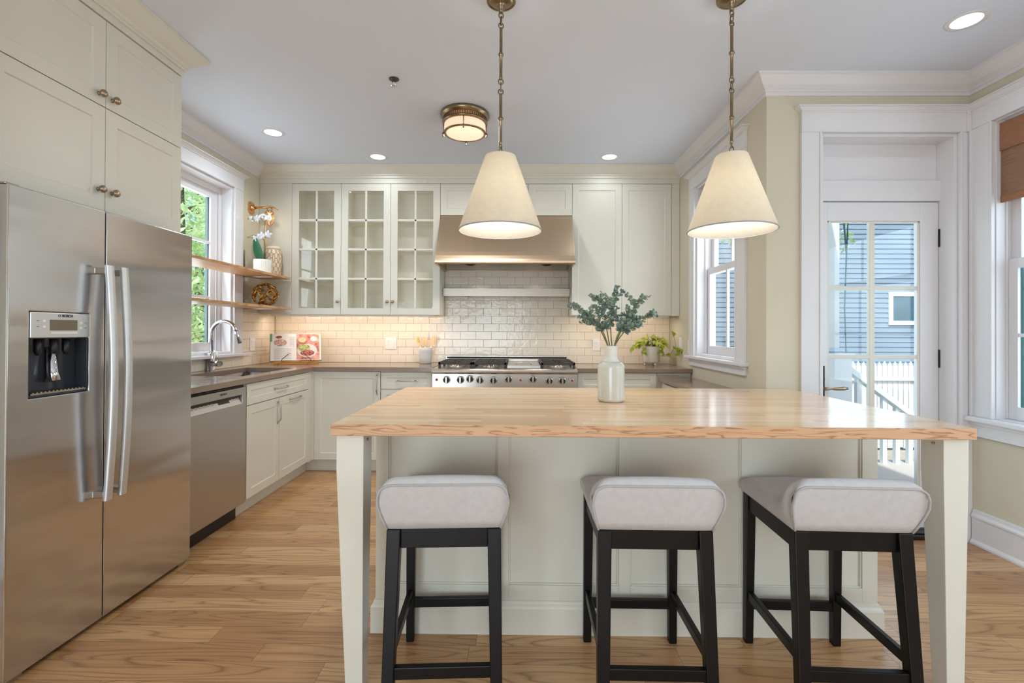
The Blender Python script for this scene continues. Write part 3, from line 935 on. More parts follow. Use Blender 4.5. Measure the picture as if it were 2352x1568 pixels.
# ---------------------------------------------------------------- tiled splashback
def tiles(m, F, u0, u1, z0, z1, off, tw=0.1525, thh=0.0766, zbase=0.914, seed=1):
    rnd = random.Random(seed); g = 0.0011; row = 0; z = zbase
    while z < z1 - 0.004:
        za, zb = max(z, z0) + g, min(z + thh, z1) - g
        if z + thh > z0 + 0.004:
            u = off + (tw / 2 if row % 2 else 0)
            while u > u0:
                u -= tw
            while u < u1 - 0.004:
                a, b = max(u, u0) + g, min(u + tw, u1) - g
                if b - a > 0.006:
                    w = [0.0085 + rnd.uniform(-0.0005, 0.0005) for _ in range(4)]
                    e = 0.0016
                    P = [(a, 0.002, za), (b, 0.002, za), (b, 0.002, zb), (a, 0.002, zb),
                         (a, w[0] - e, za), (b, w[1] - e, za), (b, w[2] - e, zb), (a, w[3] - e, zb),
                         (a + e, w[0], za + e), (b - e, w[1], za + e), (b - e, w[2], zb - e), (a + e, w[3], zb - e)]
                    fs = [(8, 9, 10, 11)]
                    for k in range(4):
                        k2 = (k + 1) % 4
                        fs.append((k, k2, 4 + k2, 4 + k)); fs.append((4 + k, 4 + k2, 8 + k2, 8 + k))
                    m.add(P, fs)
                u += tw
        z += thh; row += 1
FW = FB(BW)
t = thing('tile_splashback', 'cream glossy subway tiles covering the back wall above the counter', 'tiles', (-0.45, BW, 0.914))
m = MB(FW); m.box(LW + 0.001, RW - 0.001, 0.0005, 0.006, 0.914, Z0); m.box(-0.736, 0.48, 0.0005, 0.006, Z0, 1.86); m.build('grout_bed', 'grout', t)
m = MB(FW); tiles(m, FW, LW + 0.01, RW - 0.002, 0.914, Z0 + 0.001, -0.429 - 0.076, seed=3); tiles(m, FW, -0.734, 0.478, Z0 + 0.001, 1.85, -0.429 - 0.076, seed=4)
m.build('tiles', 'tile', t)
t = thing('tile_splashback', 'cream glossy subway tiles on the left wall around the sink window sill', 'tiles', (LW, 3.5, 0.914))
m = MB(FLw); m.box(2.60, BW - 0.01, 0.0005, 0.006, 0.914, 1.003); m.box(W1[1] + 0.135, BW - 0.01, 0.0005, 0.006, 1.003, 1.386); m.build('grout_bed', 'grout', t)
m = MB(FLw); tiles(m, FLw, 2.60, BW - 0.01, 0.914, 1.003, 0.02, seed=5); tiles(m, FLw, W1[1] + 0.168, BW - 0.01, 1.003, 1.034, 0.02, seed=6); tiles(m, FLw, W1[1] + 0.131, BW - 0.01, 1.034, 1.386, 0.02, seed=6)
m.build('tiles', 'tile', t)

# ---------------------------------------------------------------- base cabinets, back run
FC = FB(4.115)      # carcass front; doors come out to 4.095
def base_body(F, u0, u1, parent, depth=0.575, z1=0.878, kick=0.07, zk=0.112):
    m = MB(F); m.box(u0, u1, -depth, 0, zk, z1); m.box(u0, u1, -depth, -kick, 0, zk)
    return m.build('cabinet_body', 'cab', parent, bevel=0.0012)
t = thing('base_cabinet', 'cream corner base cabinet with one wide door and a vertical pull', 'cabinet', (-1.48, 4.1, 0))
base_body(FC, -1.778, -1.1905, t)
m = MB(FC); m.shaker(-1.760, -1.193, 0.118, 0.873); d = m.build('door', 'cab', t, bevel=0.0012)
pull_at(FC, -1.219, 0.682, -1.219, 0.852, d, 0.02)
t = thing('drawer_cabinet', 'cream base cabinet of stacked drawers left of the range', 'cabinet', (-0.97, 4.1, 0))
base_body(FC, -1.1885, -0.738, t)
for a, b in ((0.728, 0.869), (0.425, 0.722), (0.118, 0.419)):
    m = MB(FC); m.shaker(-1.186, -0.740, a, b, rail=0.045); d = m.build('drawer', 'cab', t, bevel=0.0012)
    pull_at(FC, -1.05, (b - 0.07), -0.875, (b - 0.07), d, 0.02)
t = thing('base_cabinet', 'cream two-door base cabinet hidden beneath the rangetop', 'cabinet', (-0.12, 4.1, 0))
base_body(FC, -0.7365, 0.4905, t, z1=0.735)
for a, b in ((-0.734, -0.123), (-0.120, 0.488)):
    m = MB(FC); m.shaker(a, b, 0.118, 0.725); d = m.build('door', 'cab', t, bevel=0.0012)
t = thing('drawer_cabinet', 'cream base cabinet with a framed drawer front right of the range', 'cabinet', (0.83, 4.1, 0))
base_body(FC, 0.492, 1.170, t)
for a, b in ((0.722, 0.873), (0.425, 0.716), (0.118, 0.419)):
    m = MB(FC); m.shaker(0.497, 1.168, a, b, rail=0.05); m.build('drawer', 'cab', t, bevel=0.0012)
t = thing('corner_cabinet', 'cream corner cabinet under the right end of the counter by the window', 'cabinet', (1.32, 4.3, 0))
m = MB(FC); m.box(1.172, RW - 0.003, -0.575, 0, 0, 0.878); m.build('cabinet_body', 'cab', t, bevel=0.0012)
m = MB(FC); m.box(1.176, RW - 0.005, 0, 0.012, 0.853, 0.874); m.build('counter_rail', 'cab', t, bevel=0.001)

# low desk run along the right wall
t = thing('low_cabinet', 'low cream cabinet along the right wall under the kitchen window', 'cabinet', (1.33, 3.5, 0))
m = MB(); m.box(1.215, RW - 0.003, 3.0, 4.10, 0.08, 0.808); m.box(1.26, RW - 0.003, 3.0, 4.10, 0, 0.08); m.build('cabinet_body', 'cab', t, bevel=0.0015)
for a, b in ((3.005, 3.50), (3.504, 3.99)):
    m = MB(lambda u, w, z: (1.215 - w, u, z)); m.shaker(a, b, 0.09, 0.795, 0, 0.018); m.build('door', 'cab', t, bevel=0.0012)
m = MB(); m.box(1.178, RW - 0.003, 2.99, 4.083, 0.810, 0.842)
o = m.build('low_worktop', 'quartz', bevel=0.003, loc=(1.32, 3.5, 0.81)); tag(o, 'short taupe stone top stepped down lower than the main counter, by the right window', 'worktop')

# ---------------------------------------------------------------- base run on the left wall
FS = FL(-1.801)
t = thing('sink_cabinet', 'cream sink base cabinet with false drawer above two doors, left wall', 'cabinet', (-1.8, 3.57, 0))
base_body(FS, 3.112, 4.033, t, depth=0.6, kick=0.06, z1=0.70)
m = MB(FS); m.box(3.112, 3.132, -0.6, 0, 0.70, 0.878); m.box(4.013, 4.033, -0.6, 0, 0.70, 0.878); m.box(3.132, 4.013, -0.02, 0, 0.70, 0.878); m.build('upper_frame', 'cab', t)
m = MB(FS); m.shaker(3.115, 4.031, 0.732, 0.872, rail=0.045); d = m.build('drawer', 'cab', t, bevel=0.0012)
pull_at(FS, 3.48, 0.80, 3.66, 0.80, d, 0.02)
m = MB(FS); m.shaker(3.115, 3.537, 0.118, 0.726); d = m.build('door', 'cab', t, bevel=0.0012)
pull_at(FS, 3.512, 0.545, 3.512, 0.70, d, 0.02)
m = MB(FS); m.shaker(3.541, 4.031, 0.118, 0.726); d = m.build('door', 'cab', t, bevel=0.0012)
pull_at(FS, 3.70, 0.693, 3.88, 0.693, d, 0.02)
m = MB(); m.box(-1.81, -1.7835, 4.036, 4.115, 0.112, 0.878); m.box(-1.7835, -1.7625, 4.099, 4.1145, 0.112, 0.878); m.box(-1.89, -1.861, 4.034, 4.20, 0, 0.112); m.box(-1.861, -1.7785, 4.185, 4.20, 0, 0.112); m.box(-1.861, -1.7835, 4.036, 4.185, 0.108, 0.112)
o = m.build('corner_post', 'cab', bevel=0.001, loc=(-1.8, 4.06, 0)); tag(o, 'cream corner post where the two base cabinet runs meet', 'cabinet panel')

# ---------------------------------------------------------------- countertops
SX0, SX1, SY0, SY1 = -2.275, -1.875, 3.215, 3.965
ZC0, ZC1 = 0.880, 0.914
def rr_rect(x0, x1, y0, y1, r, k=5):
    P = []
    for cx, cy_, a0 in ((x1 - r, y1 - r, 0), (x0 + r, y1 - r, 90), (x0 + r, y0 + r, 180), (x1 - r, y0 + r, 270)):
        for i in range(k + 1):
            a = math.radians(a0 + 90 * i / k)
            P.append((cx + r * math.cos(a), cy_ + r * math.sin(a)))
    return P
t = thing('stone_countertop', 'taupe stone countertop wrapping from the sink to the range, left corner', 'countertop', (-1.9, 4.0, ZC0))
m = MB()
XE = -1.762
m.box(LW + 0.007, XE, 2.53, SY0, ZC0, ZC1); m.box(LW + 0.007, SX0, SY0, SY1, ZC0, ZC1); m.box(SX1, XE, SY0, SY1, ZC0, ZC1)
m.box(LW + 0.007, XE, SY1, BW - 0.007, ZC0, ZC1); m.box(XE, -0.7365, 4.07, BW - 0.007, ZC0, ZC1)
m.build('slab', 'quartz', t, merge=True)
m = MB()
for k in range(6):
    y = 2.66 + k * 0.085
    m.prism([(-0.004, 0), (0.004, 0), (0.0015, 0.0012), (-0.0015, 0.0012)], SX0 + 0.02, SX1 + 0.03, 'x')
    n = 8
    for q in range(len(m.v) - n, len(m.v)):
        v = m.v[q]; m.v[q] = (v[0], v[1] + y, v[2] + ZC1 - 0.0002)
m.build('drain_ridges', 'quartz', t)
m = MB(); m.box(0.4905, RW - 0.003, 4.07, BW - 0.007, ZC0, ZC1)
o = m.build('stone_countertop', 'quartz', bevel=0.002, loc=(1.0, 4.4, ZC0)); tag(o, 'taupe stone countertop right of the range, under the potted vine', 'countertop')

# undermount sink
t = thing('sink', 'brushed steel undermount sink basin below the left window', 'sink', ((SX0 + SX1) / 2, (SY0 + SY1) / 2, 0.70))
m = MB()
R = [rr_rect(SX0 - 0.012 + d, SX1 + 0.012 - d, SY0 - 0.012 + d, SY1 + 0.012 - d, 0.05) for d in (0.0, 0.012, 0.02, 0.05)]
zs = [0.879, 0.879, 0.735, 0.708]
n = len(R[0]); P = []
for r, z in zip(R, zs):
    P += [(x, y, z) for x, y in r]
fs = [tuple(3 * n + k for k in range(n))]
for i in range(3):
    for k in range(n):
        fs.append((i * n + k, i * n + (k + 1) % n, (i + 1) * n + (k + 1) % n, (i + 1) * n + k))
m.add(P, fs, True); m.build('basin', 'sinksteel', t)
m = MB(); m.lathe([(0.045, 0.710), (0.043, 0.713), (0.03, 0.712), (0.028, 0.709)], ((SX0 + SX1) / 2, (SY0 + SY1) / 2, 0), 24); m.build('drain', 'chrome', t)

# faucet
fx, fy = -2.375, 3.66
t = thing('faucet', 'chrome gooseneck pull-down faucet standing behind the sink', 'faucet', (fx, fy, ZC1))
m = MB(); m.lathe([(0.031, 0), (0.031, 0.004), (0.0265, 0.006), (0.0265, 0.128), (0.024, 0.131), (0.0001, 0.131)], (fx, fy, ZC1), 28); m.build('base', 'chrome', t)
m = MB(); z0 = ZC1 + 0.10; R_ = 0.097; zt = 1.196
pts = [(fx + 0.004, fy, z0), (fx + 0.004, fy, zt)]
for k in range(1, 17):
    a = PI - PI * 0.93 * k / 16
    pts.append((fx + 0.004 + R_ + R_ * math.cos(a), fy, zt + R_ * math.sin(a)))
m.tube(pts, 0.0135, 16)
ex, ez = pts[-1][0], pts[-1][2]; dx, dz = pts[-1][0] - pts[-2][0], pts[-1][2] - pts[-2][2]; L = math.hypot(dx, dz); dx /= L; dz /= L
m.build('spout', 'chrome', t)
m = MB(); m.tube([(ex, fy, ez), (ex + dx * 0.012, fy, ez + dz * 0.012), (ex + dx * 0.095, fy, ez + dz * 0.095)], [0.0135, 0.0145, 0.0155], 16); sp = m.build('spray_head', 'chrome', t)
m = MB(); m.tube([(ex + dx * 0.093, fy, ez + dz * 0.093), (ex + dx * 0.096, fy, ez + dz * 0.096)], 0.014, 16); m.build('nozzle', 'black', sp)
m = MB(); m.tube([(fx + 0.02, fy - 0.01, ZC1 + 0.055), (fx + 0.098, fy - 0.040, ZC1 + 0.055)], 0.022, 20); v = m.build('valve', 'chrome', t)
m = MB(); m.tube([(fx + 0.068, fy - 0.03, ZC1 + 0.06), (fx + 0.07, fy - 0.03, ZC1 + 0.155)], 0.0045, 10); m.build('lever', 'chrome', t)

# ---------------------------------------------------------------- dishwasher
FDW = FL(-1.801)
t = thing('dishwasher', 'stainless dishwasher built in between the refrigerator and sink cabinet', 'dishwasher', (-1.8, 2.82, 0))
y0, y1 = 2.536, 3.106
m = MB(FDW); m.box(y0, y1, -0.56, 0, 0.105, 0.868); m.build('tub', 'black', t)
m = MB(FDW); m.box(y0, y1, -0.06, -0.045, 0.0, 0.105); m.build('toe_kick', 'black', t)
m = MB(FDW)
m.box(y0, y1, 0, 0.02, 0.108, 0.752); m.box(y0, y0 + 0.04, 0, 0.02, 0.752, 0.858); m.box(y1 - 0.04, y1, 0, 0.02, 0.752, 0.858)
m.box(y0 + 0.04, y1 - 0.04, 0, 0.02, 0.812, 0.858); m.box(y0 + 0.04, y1 - 0.04, -0.03, -0.024, 0.752, 0.812)
dd = m.build('door', 'steel_dw', t, bevel=0.002)
m = MB(FDW)   # sloped control fascia inside the pocket
m.add([(y0 + 0.04, 0.019, 0.753), (y1 - 0.04, 0.019, 0.753), (y1 - 0.055, -0.012, 0.812), (y0 + 0.055, -0.012, 0.812), (y0 + 0.04, -0.024, 0.753), (y1 - 0.04, -0.024, 0.753), (y1 - 0.055, -0.024, 0.812), (y0 + 0.055, -0.024, 0.812)],
      [(0, 1, 2, 3), (4, 7, 6, 5), (0, 4, 5, 1), (1, 5, 6, 2), (2, 6, 7, 3), (3, 7, 4, 0)])
cp = m.build('control_panel', 'satin', t)
def on_slope(u, k):   # point on the fascia, k 0..1 up
    return (u, 0.0195 - 0.031 * k, 0.754 + 0.059 * k)
m = MB(FDW)
a, b, c, d = on_slope(2.84, 0.38), on_slope(2.95, 0.38), on_slope(2.95, 0.86), on_slope(2.84, 0.86)
m.add([a, b, c, d] + [(p[0], p[1] - 0.002, p[2]) for p in (a, b, c, d)], [(0, 1, 2, 3), (4, 7, 6, 5), (0, 4, 5, 1), (1, 5, 6, 2), (2, 6, 7, 3), (3, 7, 4, 0)])
m.build('display', 'black', cp)
for u in (2.60, 2.635, 2.67, 2.705, 2.74, 2.775, 2.975, 3.005, 3.035):
    m = MB(FDW); a, b, c, d = on_slope(u, 0.45), on_slope(u + 0.022, 0.45), on_slope(u + 0.022, 0.7), on_slope(u, 0.7)
    m.add([(p[0], p[1] + 0.0008, p[2]) for p in (a, b, c, d)] + [(p[0], p[1] - 0.001, p[2]) for p in (a, b, c, d)], [(0, 1, 2, 3), (4, 7, 6, 5), (0, 4, 5, 1), (1, 5, 6, 2), (2, 6, 7, 3), (3, 7, 4, 0)])
    m.build('button', 'nickel', cp)
MX = Matrix(((0, 0, 1, 0), (1, 0, 0, 0), (0, 1, 0, 0), (0, 0, 0, 1)))   # text: x->+y, y->+z, normal +x
text_mesh('logo_lettering', 'BOSCH', 0.0165, Matrix.Translation((-1.7808, 2.872, 0.838)) @ MX, 'black', dd, bold=0.0004)
m = MB(lambda u, w, z: (-1.7806 + w, u, z)); m.tube([(2.838 + 0.006 * math.cos(a * PI / 8), 0, 0.838 + 0.006 * math.sin(a * PI / 8)) for a in range(16)], 0.0006, 6, closed=True)
m.box(2.834, 2.8352, -0.0003, 0.0004, 0.835, 0.841); m.box(2.8408, 2.842, -0.0003, 0.0004, 0.835, 0.841); m.build('logo_mark', 'black', dd)

# ---------------------------------------------------------------- refrigerator
FX = -1.741
t = thing('refrigerator', 'tall stainless side-by-side refrigerator with ice and water dispenser', 'refrigerator', (-2.0, 2.06, 0))
fy0, fyg, fy1 = 1.607, 1.992, 2.524
m = MB(); m.box(LW + 0.03, FX - 0.07, fy0 + 0.005, fy1 - 0.005, 0.02, 1.705); m.box(LW + 0.05, FX - 0.10, fy0 + 0.05, fy0 + 0.1, 0, 0.02); m.box(LW + 0.05, FX - 0.10, fy1 - 0.1, fy1 - 0.05, 0, 0.02)
m.build('body', 'concrete', t, bevel=0.003)
FRG = FL(FX - 0.068)
def fdoor(a, b, hole=None):
    m = MB(FRG); z0, z1 = 0.022, 1.722; D = 0.068
    if hole is None:
        m.box(a, b, 0, D, z0, z1)
        o = m.build('door', 'steel', t, bevel=0.004, seg=3)
    else:
        h0, h1, h2, h3 = hole
        m.box(a, h0, 0, D, z0, z1); m.box(h1, b, 0, D, z0, z1); m.box(h0, h1, 0, D, z0, h2); m.box(h0, h1, 0, D, h3, z1)
        # dissolve to one clean face with the cavity: build as a frame prism
        m = MB(FRG)
        O = [(a, z0), (b, z0), (b, z1), (a, z1)]; I = [(h0, h2), (h1, h2), (h1, h3), (h0, h3)]
        P = [(p[0], D, p[1]) for p in O] + [(p[0], D, p[1]) for p in I] + [(p[0], 0, p[1]) for p in O] + [(p[0], 0, p[1]) for p in I]
        fs = []
        for k in range(4):
            k2 = (k + 1) % 4
            fs += [(k, k2, 4 + k2, 4 + k), (8 + k, 12 + k, 12 + k2, 8 + k2), (k, 8 + k, 8 + k2, k2), (4 + k, 4 + k2, 12 + k2, 12 + k)]
        m.add(P, fs)
        o = m.build('door', 'steel', t, bevel=0.004, seg=3, angle=60)
    return o
DH = (1.681, 1.919, 0.978, 1.290)
dA = fdoor(fy0, fyg - 0.002, DH)
dB = fdoor(fyg + 0.003, fy1)
m = MB(); m.box(FX - 0.065, FX - 0.03, fyg - 0.004, fyg + 0.005, 0.03, 1.71); m.build('door_gasket', 'dark', t)
for ya, yb in ((fy1 - 0.06, fy1 - 0.01), (fy0 + 0.03, fy0 + 0.08)):
    m = MB(); m.box(FX - 0.09, FX - 0.02, ya, yb, 0.0, 0.02); m.build('foot', 'nickel', t)
m = MB(); m.box(FX - 0.075, FX - 0.07, fy0 + 0.02, fy1 - 0.06, 0.0, 0.02); m.build('toe_grille', 'dark', t)
m = MB(); m.box(FX - 0.07, FX - 0.01, fy0 + 0.0, fy0 + 0.05, 1.7225, 1.730); m.build('hinge_cover', 'nickel', t, bevel=0.004)
# dispenser
FDI = FL(FX)
m = MB(FDI)
h0, h1, h2, h3 = DH
e = 0.004
m.box(h0 + 0.002, h1 - 0.002, -0.060, -0.055, h2 + 0.002, 1.20)
m.box(h0 + 0.002, h0 + 0.006, -0.055, -0.006, h2 + 0.002, 1.20); m.box(h1 - 0.006, h1 - 0.002, -0.055, -0.006, h2 + 0.002, 1.20)
m.box(h0 + 0.006, h1 - 0.006, -0.055, -0.006, 1.192, 1.20); m.box(h0 + 0.006, h1 - 0.006, -0.055, -0.006, h2 + 0.002, h2 + 0.010)
MAT['cavity'] = paint('dark_glossy_plastic', (58, 62, 70), 0.12, var=0.1)
dc = m.build('dispenser_cavity', 'cavity', dA)
for yy in (1.74, 1.80, 1.85):
    m = MB(FDI); m.lathe([(0.012, 0.03), (0.012, -0.02), (0.006, -0.035)], (yy, -0.03, 1.165), 14); m.build('spout_nozzle', 'black', dc)
m = MB(FDI); m.tube([(1.80, -0.04, 1.16), (1.80, -0.032, 1.06), (1.80, -0.024, 1.03)], [0.014, 0.018, 0.02], 14); m.build('paddle', 'chrome', dc)
m = MB(FDI); m.box(h0 + 0.01, h1 - 0.01, -0.054, -0.004, h2 + 0.010, h2 + 0.016)
for k in range(14):
    yy = h0 + 0.02 + k * 0.0152
    m.box(yy, yy + 0.006, -0.05, -0.008, h2 + 0.016, h2 + 0.019)
m.build('drip_tray', 'nickel', dc)
m = MB(FDI)   # control fascia
m.box(h0 + 0.002, h1 - 0.002, -0.02, 0.003, 1.195, h3 - 0.002); fp = m.build('control_fascia', 'satin', dA, bevel=0.002)
m = MB(FDI); m.box(1.753, 1.862, 0.002, 0.0042, 1.222, 1.262)
MAT['lcd'] = paint('olive_lcd', (122, 112, 92), 0.2, var=0.04)
m.build('display', 'lcd', fp)
m = MB(FDI); m.box(1.757, 1.863, 0.002, 0.0038, 1.209, 1.217); m.build('button_bar', 'white', fp)
M_ = Matrix(((1, 0, 0), (0, 0, 1), (0, 1, 0)))
for yy, zz in ((1.879, 1.251), (1.879, 1.231), (1.733, 1.235), (1.733, 1.256)):
    m = MB(FDI); m.lathe([(0.0065, 0.002), (0.0065, 0.004), (0.005, 0.0048), (0.0001, 0.0048)], (yy, 0, zz), 18, M_); m.build('button', 'white', fp)
text_mesh('logo_lettering', 'BOSCH', 0.0135, Matrix.Translation((FX + 0.0034, 1.822, 1.277)) @ MX, 'black', fp, bold=0.0004)
m = MB(lambda u, w, z: (FX + 0.0034 + w, u, z)); m.tube([(1.790 + 0.005 * math.cos(a * PI / 8), 0, 1.277 + 0.005 * math.sin(a * PI / 8)) for a in range(16)], 0.0005, 6, closed=True)
m.box(1.787, 1.788, -0.0003, 0.0004, 1.2745, 1.2795); m.box(1.792, 1.793, -0.0003, 0.0004, 1.2745, 1.2795); m.build('logo_mark', 'black', fp)
m = MB(FDI)
for yy, zz in ((1.703, 1.257), (1.703, 1.236), (1.893, 1.252), (1.893, 1.232)):
    m.box(yy, yy + 0.010, 0.0028, 0.0035, zz - 0.0008, zz + 0.0008)
m.build('button_marks', 'black', fp)
# handles: long bowed bars on two brackets
for yy, dr in ((1.955, dA), (2.028, dB)):
    m = MB(FDI); pts = []; rows = []
    for k in range(25):
        q = k / 24
        z = 0.525 + (1.490 - 0.525) * q
        w = 0.048 + 0.022 * math.sin(PI * q)
        rows.append((z, w))
    P = []; fs = []; K = 16
    for z, w in rows:
        for j in range(K):
            a = 2 * PI * j / K
            ca, sa = math.cos(a), math.sin(a)
            P.append((yy + 0.0165 * math.copysign(abs(ca) ** 0.6, ca), w + 0.011 * math.copysign(abs(sa) ** 0.6, sa), z))
    for i in range(24):
        for j in range(K):
            fs.append((i * K + j, i * K + (j + 1) % K, (i + 1) * K + (j + 1) % K, (i + 1) * K + j))
    m.add(P, fs, True)
    m.add([P[j] for j in range(K)], [tuple(range(K))]); m.add([P[24 * K + j] for j in range(K)], [tuple(range(K))])
    ho = m.build('handle', 'satin', dr)
    m = MB(FDI)
    for z in (0.548, 1.468):
        m.box(yy - 0.013, yy + 0.013, -0.001, 0.044, z - 0.014, z + 0.014)
    m.build('bracket', 'nickel', ho, bevel=0.004)

# ---------------------------------------------------------------- tall cabinet over the refrigerator
FT = FL(-1.869)
t = thing('overhead_cabinet', 'large cream four-door cabinet built above the refrigerator', 'cabinet', (-2.1, 2.1, 1.745))
m = MB(FT); m.box(1.62, 2.588, -0.545, 0, 1.748, 2.632); m.build('cabinet_body', 'cab', t, bevel=0.001)
m = MB(FT); m.box(2.568, 2.588, -0.545, 0.0, 1.748, 2.60)
for (a, b, ku) in ((1.628, 2.108, 2.075), (2.111, 2.586, 2.145)):
    for (z0, z1, kz) in ((1.752, 2.212, 1.842), (2.216, 2.602, 2.262)):
        m = MB(FT); m.shaker(a, b, z0, z1, 0, 0.02, 0.062); d = m.build('door', 'cab', t, bevel=0.0012)
        knob_at(FT, ku, kz, d, 0.02, r=0.017)
m = MB(FT); m.box(1.50, 2.592, -0.02, 0.028, 2.606, CH - 0.10); m.build('frieze', 'cab', t, bevel=0.001)
m = MB(); XF = -1.842
m.sweep([(XF, 1.45), (XF, 2.592), (LW + 0.09, 2.592)], [(-0.06, CH - 0.001), (0.088, CH - 0.001), (0.088, CH - 0.014), (0.080, CH - 0.018), (0.066, CH - 0.034), (0.044, CH - 0.058), (0.022, CH - 0.074), (0.018, CH - 0.080), (0.018, CH - 0.088), (0.010, CH - 0.092), (0.010, CH - 0.104), (-0.06, CH - 0.104)], side=-1)
m.build('crown', 'cab', t, bevel=0.0006)
# pantry panel on the near side of the refrigerator
m = MB(); m.box(LW + 0.003, -1.80, 1.565, 1.60, 0, 2.60)
o = m.build('refrigerator_side_panel', 'cab', bevel=0.002, loc=(-2.1, 1.58, 0)); tag(o, 'tall cream side panel at the near side of the refrigerator', 'cabinet panel')

# ---------------------------------------------------------------- open shelves with brackets
SHY0, SHY1 = 2.60, 4.385
for (z, lab) in ((1.703, 'upper oak plank shelf crossing the sink window, under the orchid'), (1.425, 'lower oak plank shelf crossing the sink window, under the gold orb')):
    t = thing('wall_shelf', lab, 'shelf', (-2.26, 3.5, z), 'oak shelves across the sink window')
    m = MB(); m.box(LW + 0.024, -2.11, SHY0, SHY1, z - 0.010, z + 0.009); m.build('shelf_board', 'shelfwood', t, bevel=0.0015)
    m = MB(); m.box(LW + 0.0005, LW + 0.005, 4.140, 4.175, z - 0.012, z + 0.225); m.box(LW + 0.001, -2.15, 4.140, 4.175, z - 0.0165, z - 0.0105)
    m.build('bracket', 'nickel', t, bevel=0.001)

# ---------------------------------------------------------------- range hood
t = thing('range_hood', 'sloped stainless range hood with heat lamps above the rangetop', 'range hood', (-0.128, 4.4, 1.8))
X0, X1 = -0.734, 0.478
prof = [(BW - 0.007, 2.290), (UC + 0.0, 2.290), (4.150, 1.915)]
c = Vector((4.128, 1.868)); r = 0.045
prof += [(4.128, 1.880), (4.113, 1.850), (4.108, 1.832), (4.110, 1.816), (4.120, 1.806)]
inner = [(4.150, 1.806), (4.170, 1.93), (UC + 0.03, 2.10), (BW - 0.03, 2.10), (BW - 0.03, 1.815), (BW - 0.007, 1.815)]
m = MB()
poly = prof + [(4.135, 1.806)] + [(4.135, 1.86), (4.20, 1.90), (BW - 0.03, 1.90), (BW - 0.03, 1.812), (BW - 0.007, 1.812)]
m.prism(poly, X0 + 0.018, X1 - 0.018, 'x')
side = prof + [(4.135, 1.806), (BW - 0.007, 1.812)]
m.prism(side, X0, X0 + 0.018, 'x'); m.prism(side, X1 - 0.018, X1, 'x')
m.build('shell', 'hood', t, bevel=0.001, angle=25)
m = MB()
for k in range(26):
    x = X0 + 0.05 + k * 0.0435
    m.box(x, x + 0.028, 4.16, 4.52, 1.868, 1.886)
m.box(X0 + 0.02, X1 - 0.02, 4.15, 4.67, 1.888, 1.898)
m.build('baffle_filter', 'steel_plain', t)
m = MB(); m.add([(X0 + 0.02, 4.53, 1.886), (X1 - 0.02, 4.53, 1.886), (X1 - 0.02, BW - 0.032, 1.816), (X0 + 0.02, BW - 0.032, 1.816)], [(0, 1, 2, 3)])
m.add([(X0 + 0.02, 4.53, 1.889), (X1 - 0.02, 4.53, 1.889), (X1 - 0.02, BW - 0.032, 1.819), (X0 + 0.02, BW - 0.032, 1.819)], [(0, 1, 2, 3)])
m.build('rear_panel', 'steel_plain', t)
MAT['heat'] = paint('dark_red_heat_lamp', (60, 12, 10), 0.15, var=0.3)
for x in (-0.47, 0.255):
    m = MB(); m.lathe([(0.058, 0.03), (0.06, 0.02), (0.052, 0.0), (0.03, -0.014), (0.0001, -0.018)], (x, 4.55, 1.862), 24); m.build('heat_lamp', 'heat', t)
for x in (-0.385, 0.170):
    m = MB(); m.lathe([(0.033, 0.006), (0.033, 0.0), (0.0001, -0.001)], (x, 4.48, 1.862), 24); hl = m.build('hood_light', 'lens', t)
    lamp('hood_lamp', 'SPOT', (x, 4.48, 1.858), 5.0, (1.0, 0.86, 0.7), parent=t, spot_size=math.radians(110), spot_blend=0.6, shadow_soft_size=0.03, aim=(0, 0, -1))

t = thing('warming_rail', 'long stainless shelf rail mounted on the tiles below the hood', 'shelf', (-0.128, 4.6, 1.55))
m = MB(); m.box(X0, X1, 4.560, 4.566, 1.558, 1.634); m.box(X0, X1, 4.566, BW - 0.010, 1.560, 1.566); m.box(X0, X1, 4.566, BW - 0.010, 1.626, 1.632)
m.box(X0, X0 + 0.005, 4.566, BW - 0.010, 1.56, 1.632); m.box(X1 - 0.005, X1, 4.566, BW - 0.010, 1.56, 1.632)
m.build('rail_body', 'rail', t, bevel=0.0012)

# ---------------------------------------------------------------- rangetop
t = thing('rangetop', 'wide stainless gas rangetop with nine knobs and a covered griddle', 'rangetop', (-0.125, 4.3, 0.75))
X0, X1 = -0.7325, 0.4865
m = MB()
m.prism([(4.025, 0.752), (4.025, 0.866), (4.008, 0.868), (3.998, 0.878), (3.996, 0.890), (4.002, 0.902), (4.016, 0.909), (4.045, 0.912), (4.69, 0.912), (4.69, 0.752)], X0, X1, 'x')
m.build('body', 'steel_plain', t, bevel=0.0008)
m = MB(); m.box(X0 + 0.02, X1 - 0.02, 4.645, 4.685, 0.912, 0.985); m.box(X0 + 0.02, X1 - 0.02, 4.60, 4.645, 0.912, 0.950); m.build('back_guard', 'steel_plain', t, bevel=0.001)
m = MB(); m.box(X0 + 0.03, X1 - 0.03, 4.640, 4.646, 0.962, 0.978); m.build('vent_slot', 'dark', t)
